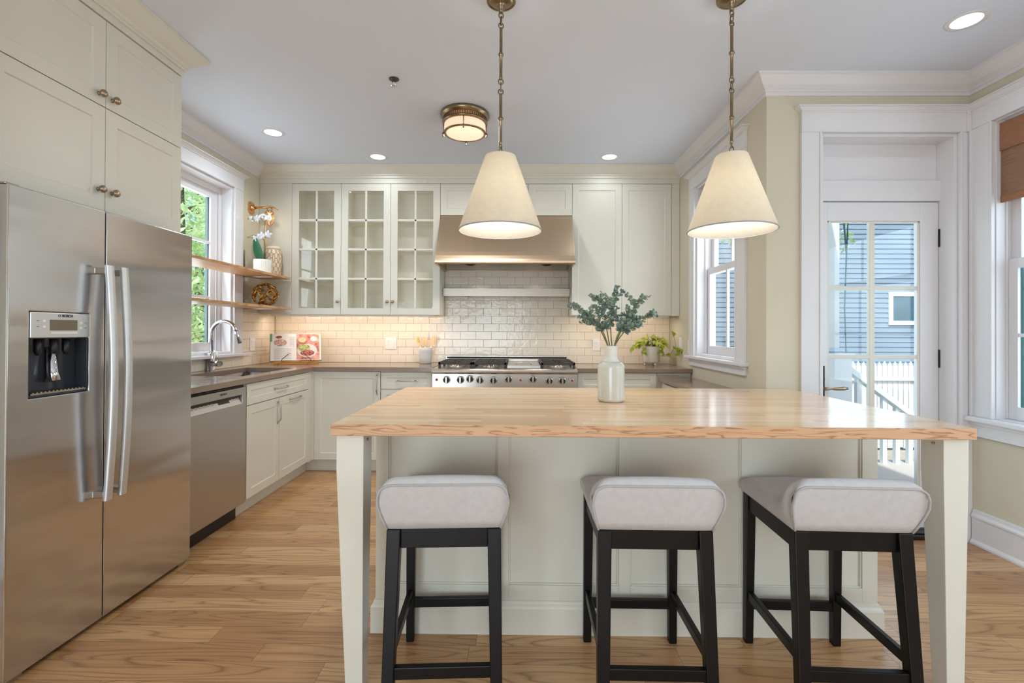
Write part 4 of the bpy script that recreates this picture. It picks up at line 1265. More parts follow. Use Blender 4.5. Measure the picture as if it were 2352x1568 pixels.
def grate(x0, x1, y0, y1):
    m = MB(); zt_, b = 0.962, 0.014
    m.box(x0, x1, y0, y0 + b, zt_ - 0.022, zt_); m.box(x0, x1, y1 - b, y1, zt_ - 0.022, zt_); m.box(x0, x0 + b, y0, y1, zt_ - 0.022, zt_); m.box(x1 - b, x1, y0, y1, zt_ - 0.022, zt_)
    for (a, b2) in ((x0, y0), (x1 - 0.02, y0), (x0, y1 - 0.02), (x1 - 0.02, y1 - 0.02), (x0, (y0 + y1) / 2), (x1 - 0.02, (y0 + y1) / 2)):
        m.box(a, a + 0.02, b2, b2 + 0.02, 0.912, zt_ - 0.01)
    ym = (y0 + y1) / 2; xm = (x0 + x1) / 2
    m.box(x0, x1, ym - 0.007, ym + 0.007, zt_ - 0.018, zt_)
    for yc in ((y0 + ym) / 2, (y1 + ym) / 2):
        for a in range(8):
            th = a * PI / 4
            r1 = min((x1 - x0) / 2 / max(abs(math.cos(th)), 1e-3), (ym - y0) / 2 / max(abs(math.sin(th)), 1e-3))
            m.bar((xm + 0.03 * math.cos(th), yc + 0.03 * math.sin(th), zt_ - 0.006), (xm + r1 * math.cos(th), yc + r1 * math.sin(th), zt_ - 0.006), 0.010, 0.012, up=(0, 0, 1))
    g_ = m.build('grate', 'iron', t, bevel=0.0015)
    for yc in ((y0 + ym) / 2, (y1 + ym) / 2):
        m = MB(); m.lathe([(0.07, 0.0), (0.07, 0.006), (0.05, 0.010), (0.045, 0.022), (0.03, 0.026), (0.0001, 0.027)], (xm, yc, 0.912), 24); m.build('burner', 'steel_plain', t)
grate(-0.690, -0.402, 4.07, 4.59); grate(-0.398, -0.110, 4.07, 4.59); grate(0.186, 0.474, 4.07, 4.59)
m = MB(); m.box(-0.104, 0.180, 4.06, 4.60, 0.912, 0.938); m.box(-0.104, 0.180, 4.585, 4.60, 0.938, 0.962); gc = m.build('griddle_cover', 'steel_plain', t, bevel=0.003)
m = MB(); m.tube([(-0.03, 4.12, 0.938), (-0.02, 4.12, 0.952), (0.038, 4.12, 0.960), (0.096, 4.12, 0.952), (0.106, 4.12, 0.938)], 0.005, 10); m.build('cover_handle', 'nickel', gc)
FK = FB(4.025)
MAT['redlamp'] = paint('red_indicator', (196, 20, 24), 0.2)
MY = Matrix(((1, 0, 0), (0, 0, 1), (0, 1, 0)))
for x, z in ((-0.611, 0.817), (-0.494, 0.817), (-0.414, 0.825), (-0.330, 0.815), (-0.217, 0.814), (-0.090, 0.823), (0.114, 0.825), (0.252, 0.812), (0.361, 0.813)):
    m = MB(FK); m.lathe([(0.032, 0), (0.032, 0.004), (0.0285, 0.006), (0.0285, 0.0075), (0.025, 0.008)], (x, 0, z), 28, MY); kb = m.build('knob', 'chrome', t)
    m = MB(FK); m.lathe([(0.025, 0.007), (0.024, 0.022), (0.021, 0.026), (0.0001, 0.0265)], (x, 0, z), 28, MY); m.build('knob_skirt', 'black', kb)
    m = MB(FK); m.box(x - 0.0085, x + 0.0085, 0.022, 0.040, z - 0.027, z + 0.026); m.build('knob_grip', 'nickel', kb, bevel=0.003)
    m = MB(lambda u, w, z_: (u, 4.025 - w, z_))
    for q in range(4):
        m.box(x - 0.018 + q * 0.010, x - 0.012 + q * 0.010, 0.0168, 0.0172, 0.869 + (0.001 if q % 2 else 0), 0.874)
    m = MB(FK)
    for q in range(5):
        a = PI * (1.10 + 0.06 * q)
        m.box(x + 0.041 * math.cos(a) - 0.0012, x + 0.041 * math.cos(a) + 0.0012, 0, 0.0005, z + 0.041 * math.sin(a) - 0.0012, z + 0.041 * math.sin(a) + 0.0012)
    m.build('dial_marks', 'black', kb)
for x in (-0.695, 0.012, 0.444):
    m = MB(FK); m.lathe([(0.0125, 0), (0.0125, 0.003), (0.009, 0.004)], (x, 0, 0.817), 20, MY); ri = m.build('indicator_ring', 'chrome', t)
    m = MB(FK); m.lathe([(0.009, 0.003), (0.008, 0.006), (0.004, 0.0085), (0.0001, 0.009)], (x, 0, 0.817), 18, MY); m.build('indicator_lamp', 'redlamp', ri)
# ---------------------------------------------------------------- island
IX0, IX1, IY0, IY1 = -0.628, 1.502, 1.588, 2.665
t = thing('island_table_top', 'long maple butcher block island top on two tapered cream legs', 'kitchen island top', (0.437, 2.12, 0))
m = MB()
def slab(m, x0, x1, y0, y1, z0, z1, e=0.003):
    ys = [(0, z0 + 0.002), (0, z1 - e), (e * 0.3, z1 - e * 0.3), (e, z1)]
    P = []
    for i, z in [(0.002, z0), (0, z0 + 0.002), (0, z1 - e), (e * 0.3, z1 - e * 0.3), (e, z1)]:
        P += [(x0 + i, y0 + i, z), (x1 - i, y0 + i, z), (x1 - i, y1 - i, z), (x0 + i, y1 - i, z)]
    fs = [(0, 3, 2, 1), (16, 17, 18, 19)]
    b = len(m.v); m.add(P, fs); m.mi[-1] = 0; m.mi[-2] = 1
    for k in range(4):
        for j in range(4):
            m.f.append([b + k * 4 + j, b + k * 4 + (j + 1) % 4, b + (k + 1) * 4 + (j + 1) % 4, b + (k + 1) * 4 + j]); m.sm.append(False); m.mi.append(1)
slab(m, IX0, IX1, IY0, IY1, 0.876, 0.914)
m.build('butcher_block', ['butcher', 'edge'], t)
for (a, b, c, d) in ((-0.617, -0.525, -0.586, -0.528), (1.415, 1.510 - 0.012, 1.437, 1.494)):
    m = MB()
    y0, y1 = 1.612, 1.704
    P = [(a, y0, 0.8755), (b, y0, 0.8755), (b, y1, 0.8755), (a, y1, 0.8755), (a, y0, 0.76), (b, y0, 0.76), (b, y1, 0.76), (a, y1, 0.76),
         (c, y0 + 0.012, 0), (d, y0 + 0.012, 0), (d, y1 - 0.022, 0), (c, y1 - 0.022, 0)]
    fs = [(0, 1, 2, 3), (8, 11, 10, 9)]
    for k in range(2):
        for j in range(4):
            fs.append((k * 4 + j, k * 4 + (j + 1) % 4, (k + 1) * 4 + (j + 1) % 4, (k + 1) * 4 + j))
    m.add(P, fs); lg = m.build('leg', 'cab', t, bevel=0.002)
    s = 1 if a < 0 else -1
    xx = b if a < 0 else a
    m = MB(); m.tube([(xx, 1.65, 0.852), (xx + s * 0.006, 1.65, 0.852)], 0.004, 10); m.build('screw_cap', 'bronze', lg)

t = thing('island_cabinet', 'cream panelled island cabinet base beneath the butcher block top', 'kitchen island', (0.434, 2.3, 0))
BX0, BX1, BY0, BY1 = -0.584, 1.452, 1.956, 2.62
m = MB(); m.box(BX0 + 0.012, BX1 - 0.012, BY0 + 0.012, BY1, 0.0, 0.8755); m.build('cabinet_body', 'cab', t)
FI = FB(BY0 + 0.012)
ps = [(-0.534, -0.087), (-0.040, 0.408), (0.455, 0.904), (0.951, 1.391)]
edges = [BX0] + [v for p in ps for v in p] + [BX1]
m = MB(FI)
for k in range(0, len(edges), 2):
    m.box(edges[k], edges[k + 1], 0, 0.012, 0, 0.8755)
for a, b in ps:
    m.box(a, b, 0, 0.012, 0, 0.192); m.box(a, b, 0, 0.012, 0.845, 0.8755)
for a, b in ps:   # bead around each panel
    m.box(a, a + 0.006, 0, 0.007, 0.192, 0.845); m.box(b - 0.006, b, 0, 0.007, 0.192, 0.845); m.box(a + 0.006, b - 0.006, 0, 0.007, 0.192, 0.198)
m.build('face_frame', 'cab', t, bevel=0.0012, merge=False)
m = MB(); m.box(BX0, BX0 + 0.0125, BY0 + 0.0125, BY1, 0, 0.8755); m.box(BX1 - 0.0125, BX1, BY0 + 0.0125, BY1, 0, 0.8755); m.build('end_panel', 'cab', t, bevel=0.001)
m = MB(); pf = [(0, 0), (0.016, 0), (0.016, 0.105), (0.013, 0.112), (0.007, 0.120), (0.005, 0.130), (0, 0.132)]
m.sweep([(BX0, BY1), (BX0, BY0), (BX1, BY0), (BX1, BY1)], pf, side=-1)
m.build('baseboard_molding', 'cab', t, bevel=0.0008)

# ---------------------------------------------------------------- counter stools
def make_stool(loc, rz, label):
    # modelled around the origin, +y towards the island, then placed
    t = thing('counter_stool', label, 'stool', (0, 0, 0), 'upholstered counter stools at the island')
    ZA = 0.590
    def leg(top, bot, a0, a1, nm='leg'):
        m = MB(); m.bar((bot[0], bot[1], 0.0), (top[0], top[1], ZA), a1, a1, a0, a0, up=(0, 1, 0)); 
        # level the foot and top
        for q in range(4):
            v = m.v[q]; m.v[q] = (v[0], v[1], 0.0)
            v = m.v[q + 4]; m.v[q + 4] = (v[0], v[1], ZA)
        return m.build(nm, 'ebony', t, bevel=0.003)
    for s in (-1, 1):
        leg((s * 0.161, -0.172), (s * 0.172, -0.226), 0.044, 0.036)
        leg((s * 0.165, 0.172), (s * 0.168, 0.178), 0.036, 0.030)
    ap = 0.064
    m = MB(); m.box(-0.140, 0.140, -0.184, -0.162, ZA - ap, ZA); m.build('apron_rail', 'ebony', t, bevel=0.002)
    m = MB(); m.box(-0.148, 0.148, 0.164, 0.182, ZA - ap, ZA); m.build('apron_rail', 'ebony', t, bevel=0.002)
    for s in (-1, 1):
        m = MB(); m.box(s * 0.166 - 0.010, s * 0.166 + 0.010, -0.150, 0.156, ZA - ap, ZA); m.build('apron_rail', 'ebony', t, bevel=0.002)
    def lx(z): return 0.172 - 0.011 * z / ZA
    def ly(z): return -0.226 + 0.054 * z / ZA
    m = MB(); z = 0.150; m.box(-lx(z) + 0.012, lx(z) - 0.012, ly(z) - 0.012, ly(z) + 0.010, z - 0.019, z + 0.019); m.build('footrest', 'ebony', t, bevel=0.003)
    m = MB(); m.box(-0.155, 0.155, 0.166, 0.186, 0.133, 0.169); m.build('stretcher', 'ebony', t, bevel=0.003)
    for s in (-1, 1):
        m = MB(); m.bar((s * lx(0.2), ly(0.2) + 0.012, 0.192), (s * 0.167, 0.168, 0.192), 0.020, 0.034, up=(0, 0, 1)); m.build('stretcher', 'ebony', t, bevel=0.003)
    # scooped cushion: side profile (y, z) swept across x
    prof = [(-0.192, 0.592), (-0.205, 0.620), (-0.216, 0.665), (-0.226, 0.710), (-0.232, 0.738), (-0.228, 0.754), (-0.214, 0.762), (-0.196, 0.759), (-0.182, 0.747), (-0.168, 0.722), (-0.150, 0.695),
            (-0.120, 0.669), (-0.080, 0.654), (-0.030, 0.648), (0.030, 0.649), (0.090, 0.653), (0.140, 0.655), (0.172, 0.651), (0.194, 0.640), (0.203, 0.624), (0.200, 0.606), (0.190, 0.595), (0.172, 0.591), (0.0, 0.591), (-0.15, 0.591)]
    cen = (0.0, 0.63)
    def half(y, z):   # half width at this place: back flares upward
        f = max(0.0, min(1.0, (-y - 0.10) / 0.09))
        zz = max(0.0, min(1.0, (z - 0.592) / 0.11))
        back = 0.186 + 0.024 * zz ** 0.8
        if z > 0.725:
            back -= 0.020 * ((z - 0.725) / 0.037) ** 2
        seat = 0.184 + 0.012 * max(0, min(1, (z - 0.592) / 0.05))
        return seat * (1 - f) + back * f
    m = MB(); NX = 25; rows = []
    for i in range(NX):
        s = math.sin(PI / 2 * (-1 + 2 * i / (NX - 1)))
        # superelliptic rounding toward the ends
        e = abs(s)
        row = []
        for (y, z) in prof:
            hw = half(y, z)
            x = math.copysign(hw * (1 - (1 - e) ** 1.0), s)
            k = max(0.0, (e - 0.78) / 0.22)
            shr = 1 - 0.055 * k ** 3
            crown = 0.006 * (1 - e * e) if (z > 0.70 or y > -0.14) and z > 0.63 else 0
            yy = cen[0] + (y - cen[0]) * (1 - 0.018 * k ** 3)
            drop = 0.034 * (1 - math.sqrt(max(0, 1 - k * k))) * max(0.0, min(1.0, (z - 0.615) / 0.09))
            zz = z - drop + crown
            row.append((x, yy, zz))
        row.append(row[0]); rows.append(row)
    m.grid(rows)
    # end caps, slightly domed
    for i, sx in ((0, -1), (NX - 1, 1)):
        R0 = rows[i][:-1]; 
        def inner(p, k, o): return (p[0] + sx * o, p[1] * k + (1 - k) * cen[0] if False else p[1], p[2])
        n = len(R0)
        # cap as quad strip between the upper and lower boundary of the profile
        top = [R0[j] for j in range(5, 21)]; bot_y = [p[1] for p in top]
        low = []
        for (x, y, z) in top:
            zl = 0.592 if y > -0.19 else None
            if zl is None:
                a = [(-0.192, 0.592), (-0.205, 0.620), (-0.216, 0.665), (-0.226, 0.710), (-0.2315, 0.738), (-0.232, 0.745)]
                zl = 0.592
                for (ya, za), (yb, zb) in zip(a[:-1], a[1:]):
                    if yb <= y <= ya:
                        zl = za + (zb - za) * (ya - y) / (ya - yb)
            low.append((sx * (half(y, zl)), y, min(zl, z)))
        G = []
        for jj in range(5):
            q = jj / 4; G.append([((1 - q) * b[0] + q * a[0] + sx * 0.006 * math.sin(PI * q), a[1], (1 - q) * b[2] + q * a[2]) for a, b in zip(top, low)])
        m.grid(G)
    cu = m.build('cushion', 'linen', t, merge=True)
    # piping runs round the back face and along the sides
    m = MB(); pts = []
    def bp(y, z, s, out=0.0): return (s * (half(y, z) + out), y, z)
    for s in (-1,):
        for (y, z) in prof[0:5]:
            pts.append((s * (half(y, z) - 0.004), y - 0.001, z - 0.030 * max(0.0, min(1.0, (z - 0.615) / 0.09))))
    pts2 = [(-p[0], p[1], p[2]) for p in pts][::-1]
    n = 28; mid = []
    xa = pts[-1][0]
    zt_ = pts[-1][2]
    for k in range(0, n + 1):
        q = k / n; x = xa + 0.006 + (-2 * xa - 0.012) * (0.5 - 0.5 * math.cos(PI * q))
        kk = max(0.0, (abs(x / xa) - 0.78) / 0.22)
        mid.append((x, -0.2335, 0.744 - 0.036 * (1 - math.sqrt(max(0.0, 1 - min(1, kk) ** 2)))))
    m.tube(pts + mid + pts2, 0.0036, 8)
    m.build('piping', 'piping', cu)
    t.location = loc; t.rotation_euler = (0, 0, rz)
    return t
make_stool((-0.250, 1.733, 0), math.radians(3), 'grey upholstered counter stool with black legs, nearest the refrigerator')
make_stool((0.440, 1.733, 0), math.radians(-0.5), 'grey upholstered counter stool with black legs, in the middle of three')
make_stool((1.074, 1.733, 0), math.radians(-2), 'grey upholstered counter stool with black legs, nearest the glazed door')

# ---------------------------------------------------------------- pendants
def link(m, c, w, h, r, ang):
    pts = []
    for k in range(16):
        a = 2 * PI * k / 16
        x = w * math.cos(a); z = h * math.copysign(abs(math.sin(a)) ** 0.8, math.sin(a))
        pts.append((c[0] + x * math.cos(ang), c[1] + x * math.sin(ang), c[2] + z))
    m.tube(pts, r, 8, closed=True)
def pendant(x, y, label):
    t = thing('pendant_lamp', label, 'pendant lamp', (x, y, 1.677), 'cone shade pendants over the island')
    m = MB(); m.lathe([(0.0001, CH - 0.001), (0.064, CH - 0.001), (0.066, CH - 0.006), (0.066, CH - 0.030), (0.062, CH - 0.034), (0.058, CH - 0.033), (0.055, CH - 0.030), (0.052, CH - 0.034), (0.040, CH - 0.040), (0.022, CH - 0.044), (0.018, CH - 0.046), (0.018, CH - 0.055), (0.013, CH - 0.062), (0.012, CH - 0.070), (0.010, CH - 0.074), (0.010, CH - 0.080), (0.0001, CH - 0.082)], (x, y, 0), 40)
    m.build('canopy', 'brass', t)
    m = MB()
    link(m, (x, y, 2.650), 0.010, 0.014, 0.0028, 0.3); link(m, (x, y, 2.625), 0.009, 0.020, 0.0028, 1.9)
    link(m, (x, y, 2.603), 0.011, 0.012, 0.0028, 0.3)
    link(m, (x, y, 2.350), 0.011, 0.012, 0.0028, 0.2); link(m, (x, y, 2.326), 0.009, 0.020, 0.0028, 1.6); link(m, (x, y, 2.304), 0.011, 0.012, 0.0028, 0.2)
    link(m, (x, y, 2.058), 0.008, 0.012, 0.0026, 0.9); link(m, (x, y, 2.036), 0.009, 0.018, 0.0026, 2.4)
    m.build('chain_links', 'brass', t)
    for z0, z1, zb in ((2.362, 2.592, 2.472), (2.070, 2.293, 2.182)):
        m = MB(); m.lathe([(0.0001, z0 - 0.004), (0.005, z0 - 0.003), (0.0075, z0), (0.0075, z0 + 0.012), (0.0068, z0 + 0.014), (0.0068, zb - 0.011), (0.0085, zb - 0.009), (0.0115, zb - 0.004), (0.0125, zb), (0.0115, zb + 0.004), (0.0085, zb + 0.009), (0.0068, zb + 0.011), (0.0068, z1 - 0.004), (0.0075, z1 - 0.002), (0.005, z1 + 0.003), (0.0001, z1 + 0.004)], (x, y, 0), 18)
        m.build('rod', 'brass', t)
    zb, zt_ = 1.677, 2.012; rb, rt = 0.187, 0.070
    m = MB(); m.lathe([(rb, zb), (rb - 0.0008, zb + 0.004), (rt, zt_ - 0.003), (rt - 0.001, zt_), (rt - 0.0025, zt_ - 0.001)], (x, y, 0), 72)
    m.f = [f for f in m.f if len(f) == 4]; m.sm = m.sm[:len(m.f)]; m.mi = m.mi[:len(m.f)]
    sh = m.build('lamp_shade', 'shade', t, recalc=False)
    m = MB(); m.lathe([(rb, zb), (rb - 0.003, zb + 0.0005), (rt - 0.003, zt_ - 0.001)], (x, y, 0), 72)
    m.f = [f for f in m.f if len(f) == 4]; m.sm = m.sm[:len(m.f)]; m.mi = m.mi[:len(m.f)]
    m.build('shade_lining', 'shadelin', sh, recalc=False)
    m = MB(); m.lathe([(rb + 0.0012, zb - 0.001), (rb + 0.0012, zb + 0.004), (rb - 0.002, zb + 0.004), (rb - 0.003, zb - 0.001)], (x, y, 0), 72); m.f = [f for f in m.f if len(f) == 4]; m.sm = m.sm[:len(m.f)]; m.mi = m.mi[:len(m.f)]; m.build('shade_hem', 'piping', sh)
    m = MB(); m.lathe([(0.0001, 2.018), (0.012, 2.015), (0.012, 2.0), (0.02, 1.99), (0.02, 1.93), (0.0001, 1.93)], (x, y, 0), 18)
    for k in range(3):
        a = 2 * PI * k / 3
        m.tube([(x, y, 2.003), (x + (rt - 0.004) * math.cos(a), y + (rt - 0.004) * math.sin(a), 2.003)], 0.0018, 6)
    m.build('socket', 'brass', t)
    m = MB(); m.lathe([(0.013, 1.93), (0.014, 1.915), (0.028, 1.885), (0.030, 1.865), (0.024, 1.845), (0.0001, 1.835)], (x, y, 0), 20); m.build('light_bulb', 'lens', t)
    lamp('pendant_bulb_light', 'POINT', (x, y, 1.80), 5.4, (1.0, 0.97, 0.93), parent=t, shadow_soft_size=0.04)
MAT['shadelin'] = mk_fabric('shade_lining_cloth', (252, 250, 240), 700, 0.35)
pendant(-0.089, 2.151, 'cone-shaded pendant lamp hanging in front of the range hood')
pendant(0.942, 2.141, 'cone-shaded pendant lamp hanging in front of the right kitchen window')

# ---------------------------------------------------------------- flush mount, sprinkler
x, y = -0.387, 3.334
t = thing('flush_mount_light', 'round antique brass ceiling light with ribbed glass drum', 'ceiling light', (x, y, CH))
m = MB(); m.lathe([(0.0001, CH - 0.0005), (0.168, CH - 0.0005), (0.170, CH - 0.006), (0.170, CH - 0.020), (0.164, CH - 0.026), (0.158, CH - 0.034), (0.154, CH - 0.038)], (x, y, 0), 56); m.build('ceiling_pan', 'brass', t)
m = MB()
for k in range(56):
    a = 2 * PI * k / 56
    m.M = Matrix.Translation((x, y, 0)) @ Matrix.Rotation(a, 4, 'Z'); m.box(0.146, 0.152, -0.0045, 0.0045, CH - 0.062, CH - 0.038)
m.M = None
m.build('gallery', 'brass', t)
m = MB(); m.lathe([(0.146, CH - 0.060), (0.156, CH - 0.060), (0.158, CH - 0.066), (0.153, CH - 0.074), (0.146, CH - 0.076)], (x, y, 0), 56, ring=True); m.build('upper_ring', 'brass', t)
m = MB(); n = 96; z0, z1 = CH - 0.075, CH - 0.137; P = []
for z in (z0, z1):
    for k in range(n):
        r = 0.143 if k % 2 else 0.139
        P.append((x + r * math.cos(2 * PI * k / n), y + r * math.sin(2 * PI * k / n), z))
m.add(P, [(k, (k + 1) % n, n + (k + 1) % n, n + k) for k in range(n)])
MAT['ribglass'] = emit('warm_ribbed_glass', (255, 206, 168), 0.62, base=lin((240, 220, 200)))
MAT['diffglass'] = emit('warm_frosted_glass', (255, 214, 180), 0.95, base=lin((240, 220, 200)))
m.build('glass_drum', 'ribglass', t)
m = MB(); m.lathe([(0.0001, CH - 0.137), (0.132, CH - 0.137), (0.132, CH - 0.134), (0.0001, CH - 0.134)], (x, y, 0), 48); m.build('glass_bottom', 'diffglass', t)
m = MB(); m.lathe([(0.130, CH - 0.138), (0.142, CH - 0.140), (0.146, CH - 0.136), (0.146, CH - 0.131), (0.138, CH - 0.130), (0.130, CH - 0.133)], (x, y, 0), 56, ring=True); m.build('lower_ring', 'brass', t)
for k in range(4):
    a = math.radians(-87 + 90 * k); cx, sx = x + 0.150 * math.cos(a), y + 0.150 * math.sin(a)
    m = MB(); m.tube([(cx, sx, CH - 0.065), (cx, sx, CH - 0.140)], 0.003, 8); m.lathe([(0.0001, -0.162), (0.006, -0.160), (0.007, -0.155), (0.004, -0.150), (0.008, -0.146), (0.008, -0.134), (0.0001, -0.130)], (cx, sx, CH), 12); m.build('finial_rod', 'brass', t)
lamp('flush_mount_lamp', 'AREA', (x, y, CH - 0.145), 15.0, (1.0, 0.97, 0.93), parent=t, shape='DISK', size=0.24, aim=(0, 0, -1))
x, y = -0.762, 2.865
t = thing('sprinkler_head', 'small dark fire sprinkler head poking from the ceiling', 'sprinkler', (x, y, CH))
m = MB(); m.lathe([(0.0001, -0.0005), (0.030, -0.001), (0.030, -0.004), (0.012, -0.006), (0.009, -0.014), (0.0001, -0.014)], (x, y, CH), 24); m.build('escutcheon', 'iron', t)
m = MB()
for s in (-1, 1):
    m.tube([(x + s * 0.009, y, CH - 0.012), (x + s * 0.012, y, CH - 0.026), (x + s * 0.002, y, CH - 0.044)], 0.0022, 8)
m.lathe([(0.0001, -0.048), (0.020, -0.046), (0.020, -0.044), (0.004, -0.042), (0.0001, -0.042)], (x, y, CH), 20); m.build('deflector', 'chrome', t)

# ---------------------------------------------------------------- brass wall sconce
t = thing('wall_sconce', 'polished brass caged bulkhead sconce on the left wall above the orchid', 'wall lamp', (LW, 4.265, 2.32))
m = MB(FLw)
m.prism([(4.222, 2.285), (4.245, 2.272), (4.285, 2.272), (4.308, 2.285), (4.308, 2.357), (4.285, 2.370), (4.245, 2.370), (4.222, 2.357)], 0.0005, 0.012, 'y')
m2 = MB(FLw); 
P8 = [(4.222, 2.285), (4.240, 2.268), (4.290, 2.268), (4.308, 2.285), (4.308, 2.357), (4.290, 2.374), (4.240, 2.374), (4.222, 2.357)]
m = MB(); m.prism(P8, LW + 0.0005, LW + 0.013, 'x'); bp_ = m.build('backplate', 'rose', t, bevel=0.002)
for yy, zz in ((4.236, 2.288), (4.294, 2.288), (4.236, 2.354), (4.294, 2.354)):
    m = MB(); m.tube([(LW + 0.012, yy, zz), (LW + 0.016, yy, zz)], 0.004, 8); m.build('screw', 'bronze', bp_)
m = MB(); m.lathe([(0.030, 0.012), (0.028, 0.020), (0.018, 0.026), (0.016, 0.036), (0.0001, 0.037)], (LW, 4.265, 2.321), 24, Matrix(((0, 0, 1), (0, 1, 0), (1, 0, 0)))); m.build('arm_boss', 'rose', t)
m = MB(); m.tube([(LW + 0.03, 4.265, 2.321), (LW + 0.08, 4.262, 2.324), (LW + 0.13, 4.258, 2.325), (LW + 0.18, 4.252, 2.318), (LW + 0.205, 4.25, 2.306)], [0.012, 0.010, 0.011, 0.012, 0.012], 14); m.build('arm', 'rose', t)
lx_, ly_ = LW + 0.178, 4.252
m = MB(); m.prism([(-0.055, 0.006), (0.0, 0.016), (0.035, 0.012), (0.072, -0.010), (0.070, -0.018), (0.034, -0.002), (0.0, 0.004), (-0.055, -0.004)], ly_ - 0.020, ly_ + 0.020, 'y')
for q in range(len(m.v) - 16, len(m.v)):
    v = m.v[q]; m.v[q] = (v[0] + lx_, v[1], v[2] + 2.318)
m.build('hood', 'rose', t, bevel=0.002)
m = MB(); m.lathe([(0.026, 2.312), (0.027, 2.300), (0.022, 2.298), (0.022, 2.288), (0.030, 2.286), (0.030, 2.276)], (lx_, ly_, 0), 24); m.build('socket', 'nickel', t)
m = MB()
for k in range(6):
    a = 2 * PI * k / 6 + 0.3
    ca, sa = math.cos(a), math.sin(a)
    m.tube([(lx_ + r * ca, ly_ + r * sa, z) for r, z in ((0.030, 2.282), (0.034, 2.262), (0.034, 2.205), (0.028, 2.180), (0.010, 2.162))], 0.0026, 8)
m.lathe([(0.033, 2.284), (0.037, 2.280), (0.037, 2.268), (0.033, 2.264)], (lx_, ly_, 0), 24, ring=True); m.lathe([(0.0001, 2.160), (0.006, 2.156), (0.012, 2.162), (0.006, 2.168), (0.0001, 2.168)], (lx_, ly_, 0), 12)
m.build('cage', 'rose', t)
m = MB(); m.lathe([(0.028, 2.285), (0.030, 2.262), (0.030, 2.21), (0.024, 2.186), (0.008, 2.172), (0.0001, 2.171)], (lx_, ly_, 0), 24); m.build('glass_globe', 'cabglass', t)
m = MB(); m.lathe([(0.0001, 2.282), (0.008, 2.280), (0.009, 2.262), (0.015, 2.240), (0.015, 2.225), (0.009, 2.212), (0.0001, 2.208)], (lx_, ly_, 0), 16); m.build('light_bulb', 'bulb', t)
lamp('sconce_lamp', 'POINT', (lx_, ly_, 2.235), 1.3, (1.0, 0.78, 0.52), parent=t, shadow_soft_size=0.02)

# ---------------------------------------------------------------- things on the shelves
ZS = 1.7125
px_, py_ = -2.235, 4.13
t = thing('orchid_pot', 'white ribbed round pot holding the orchid on the upper shelf', 'flower pot', (px_, py_, ZS))
m = MB(); n = 72; P = []; rows = []
for (r, z) in ((0.064, 0.0), (0.070, 0.006), (0.0715, 0.11), (0.069, 0.124), (0.064, 0.124), (0.062, 0.10)):
    rows.append([(px_ + (r - (0.0018 if (k % 2) and 0.003 < z < 0.12 else 0)) * math.cos(2 * PI * k / n), py_ + (r - (0.0018 if (k % 2) and 0.003 < z < 0.12 else 0)) * math.sin(2 * PI * k / n), ZS + z) for k in range(n)] )
for r in rows: r.append(r[0])
m.grid(rows, smooth=False); m.add([q for q in rows[0][:-1]], [tuple(range(n))]); m.build('pot_body', 'white', t)
m = MB(); m.lathe([(0.0001, 0.108), (0.0625, 0.106), (0.0625, 0.098), (0.0001, 0.098)], (px_, py_, ZS), 24); m.build('moss', 'bark', t)

def leafmesh(m, base, d, up, L, Wd, curl=0.25, fold=0.15, seg=6, shape=0.6):
    d = Vector(d).normalized(); up = Vector(up); sd = d.cross(up).normalized(); up = sd.cross(d).normalized()
    base = Vector(base); rows = []
    for i in range(seg + 1):
        q = i / seg
        w = Wd * (math.sin(PI * min(1, q ** shape)) ** 0.8 if 0 < q < 1 else 0.02)
        c = base + d * L * q - up * (curl * L * q * q)
        rows.append([tuple(c - sd * w + up * w * fold * 2), tuple(c), tuple(c + sd * w + up * w * fold * 2)])
    m.grid(rows)

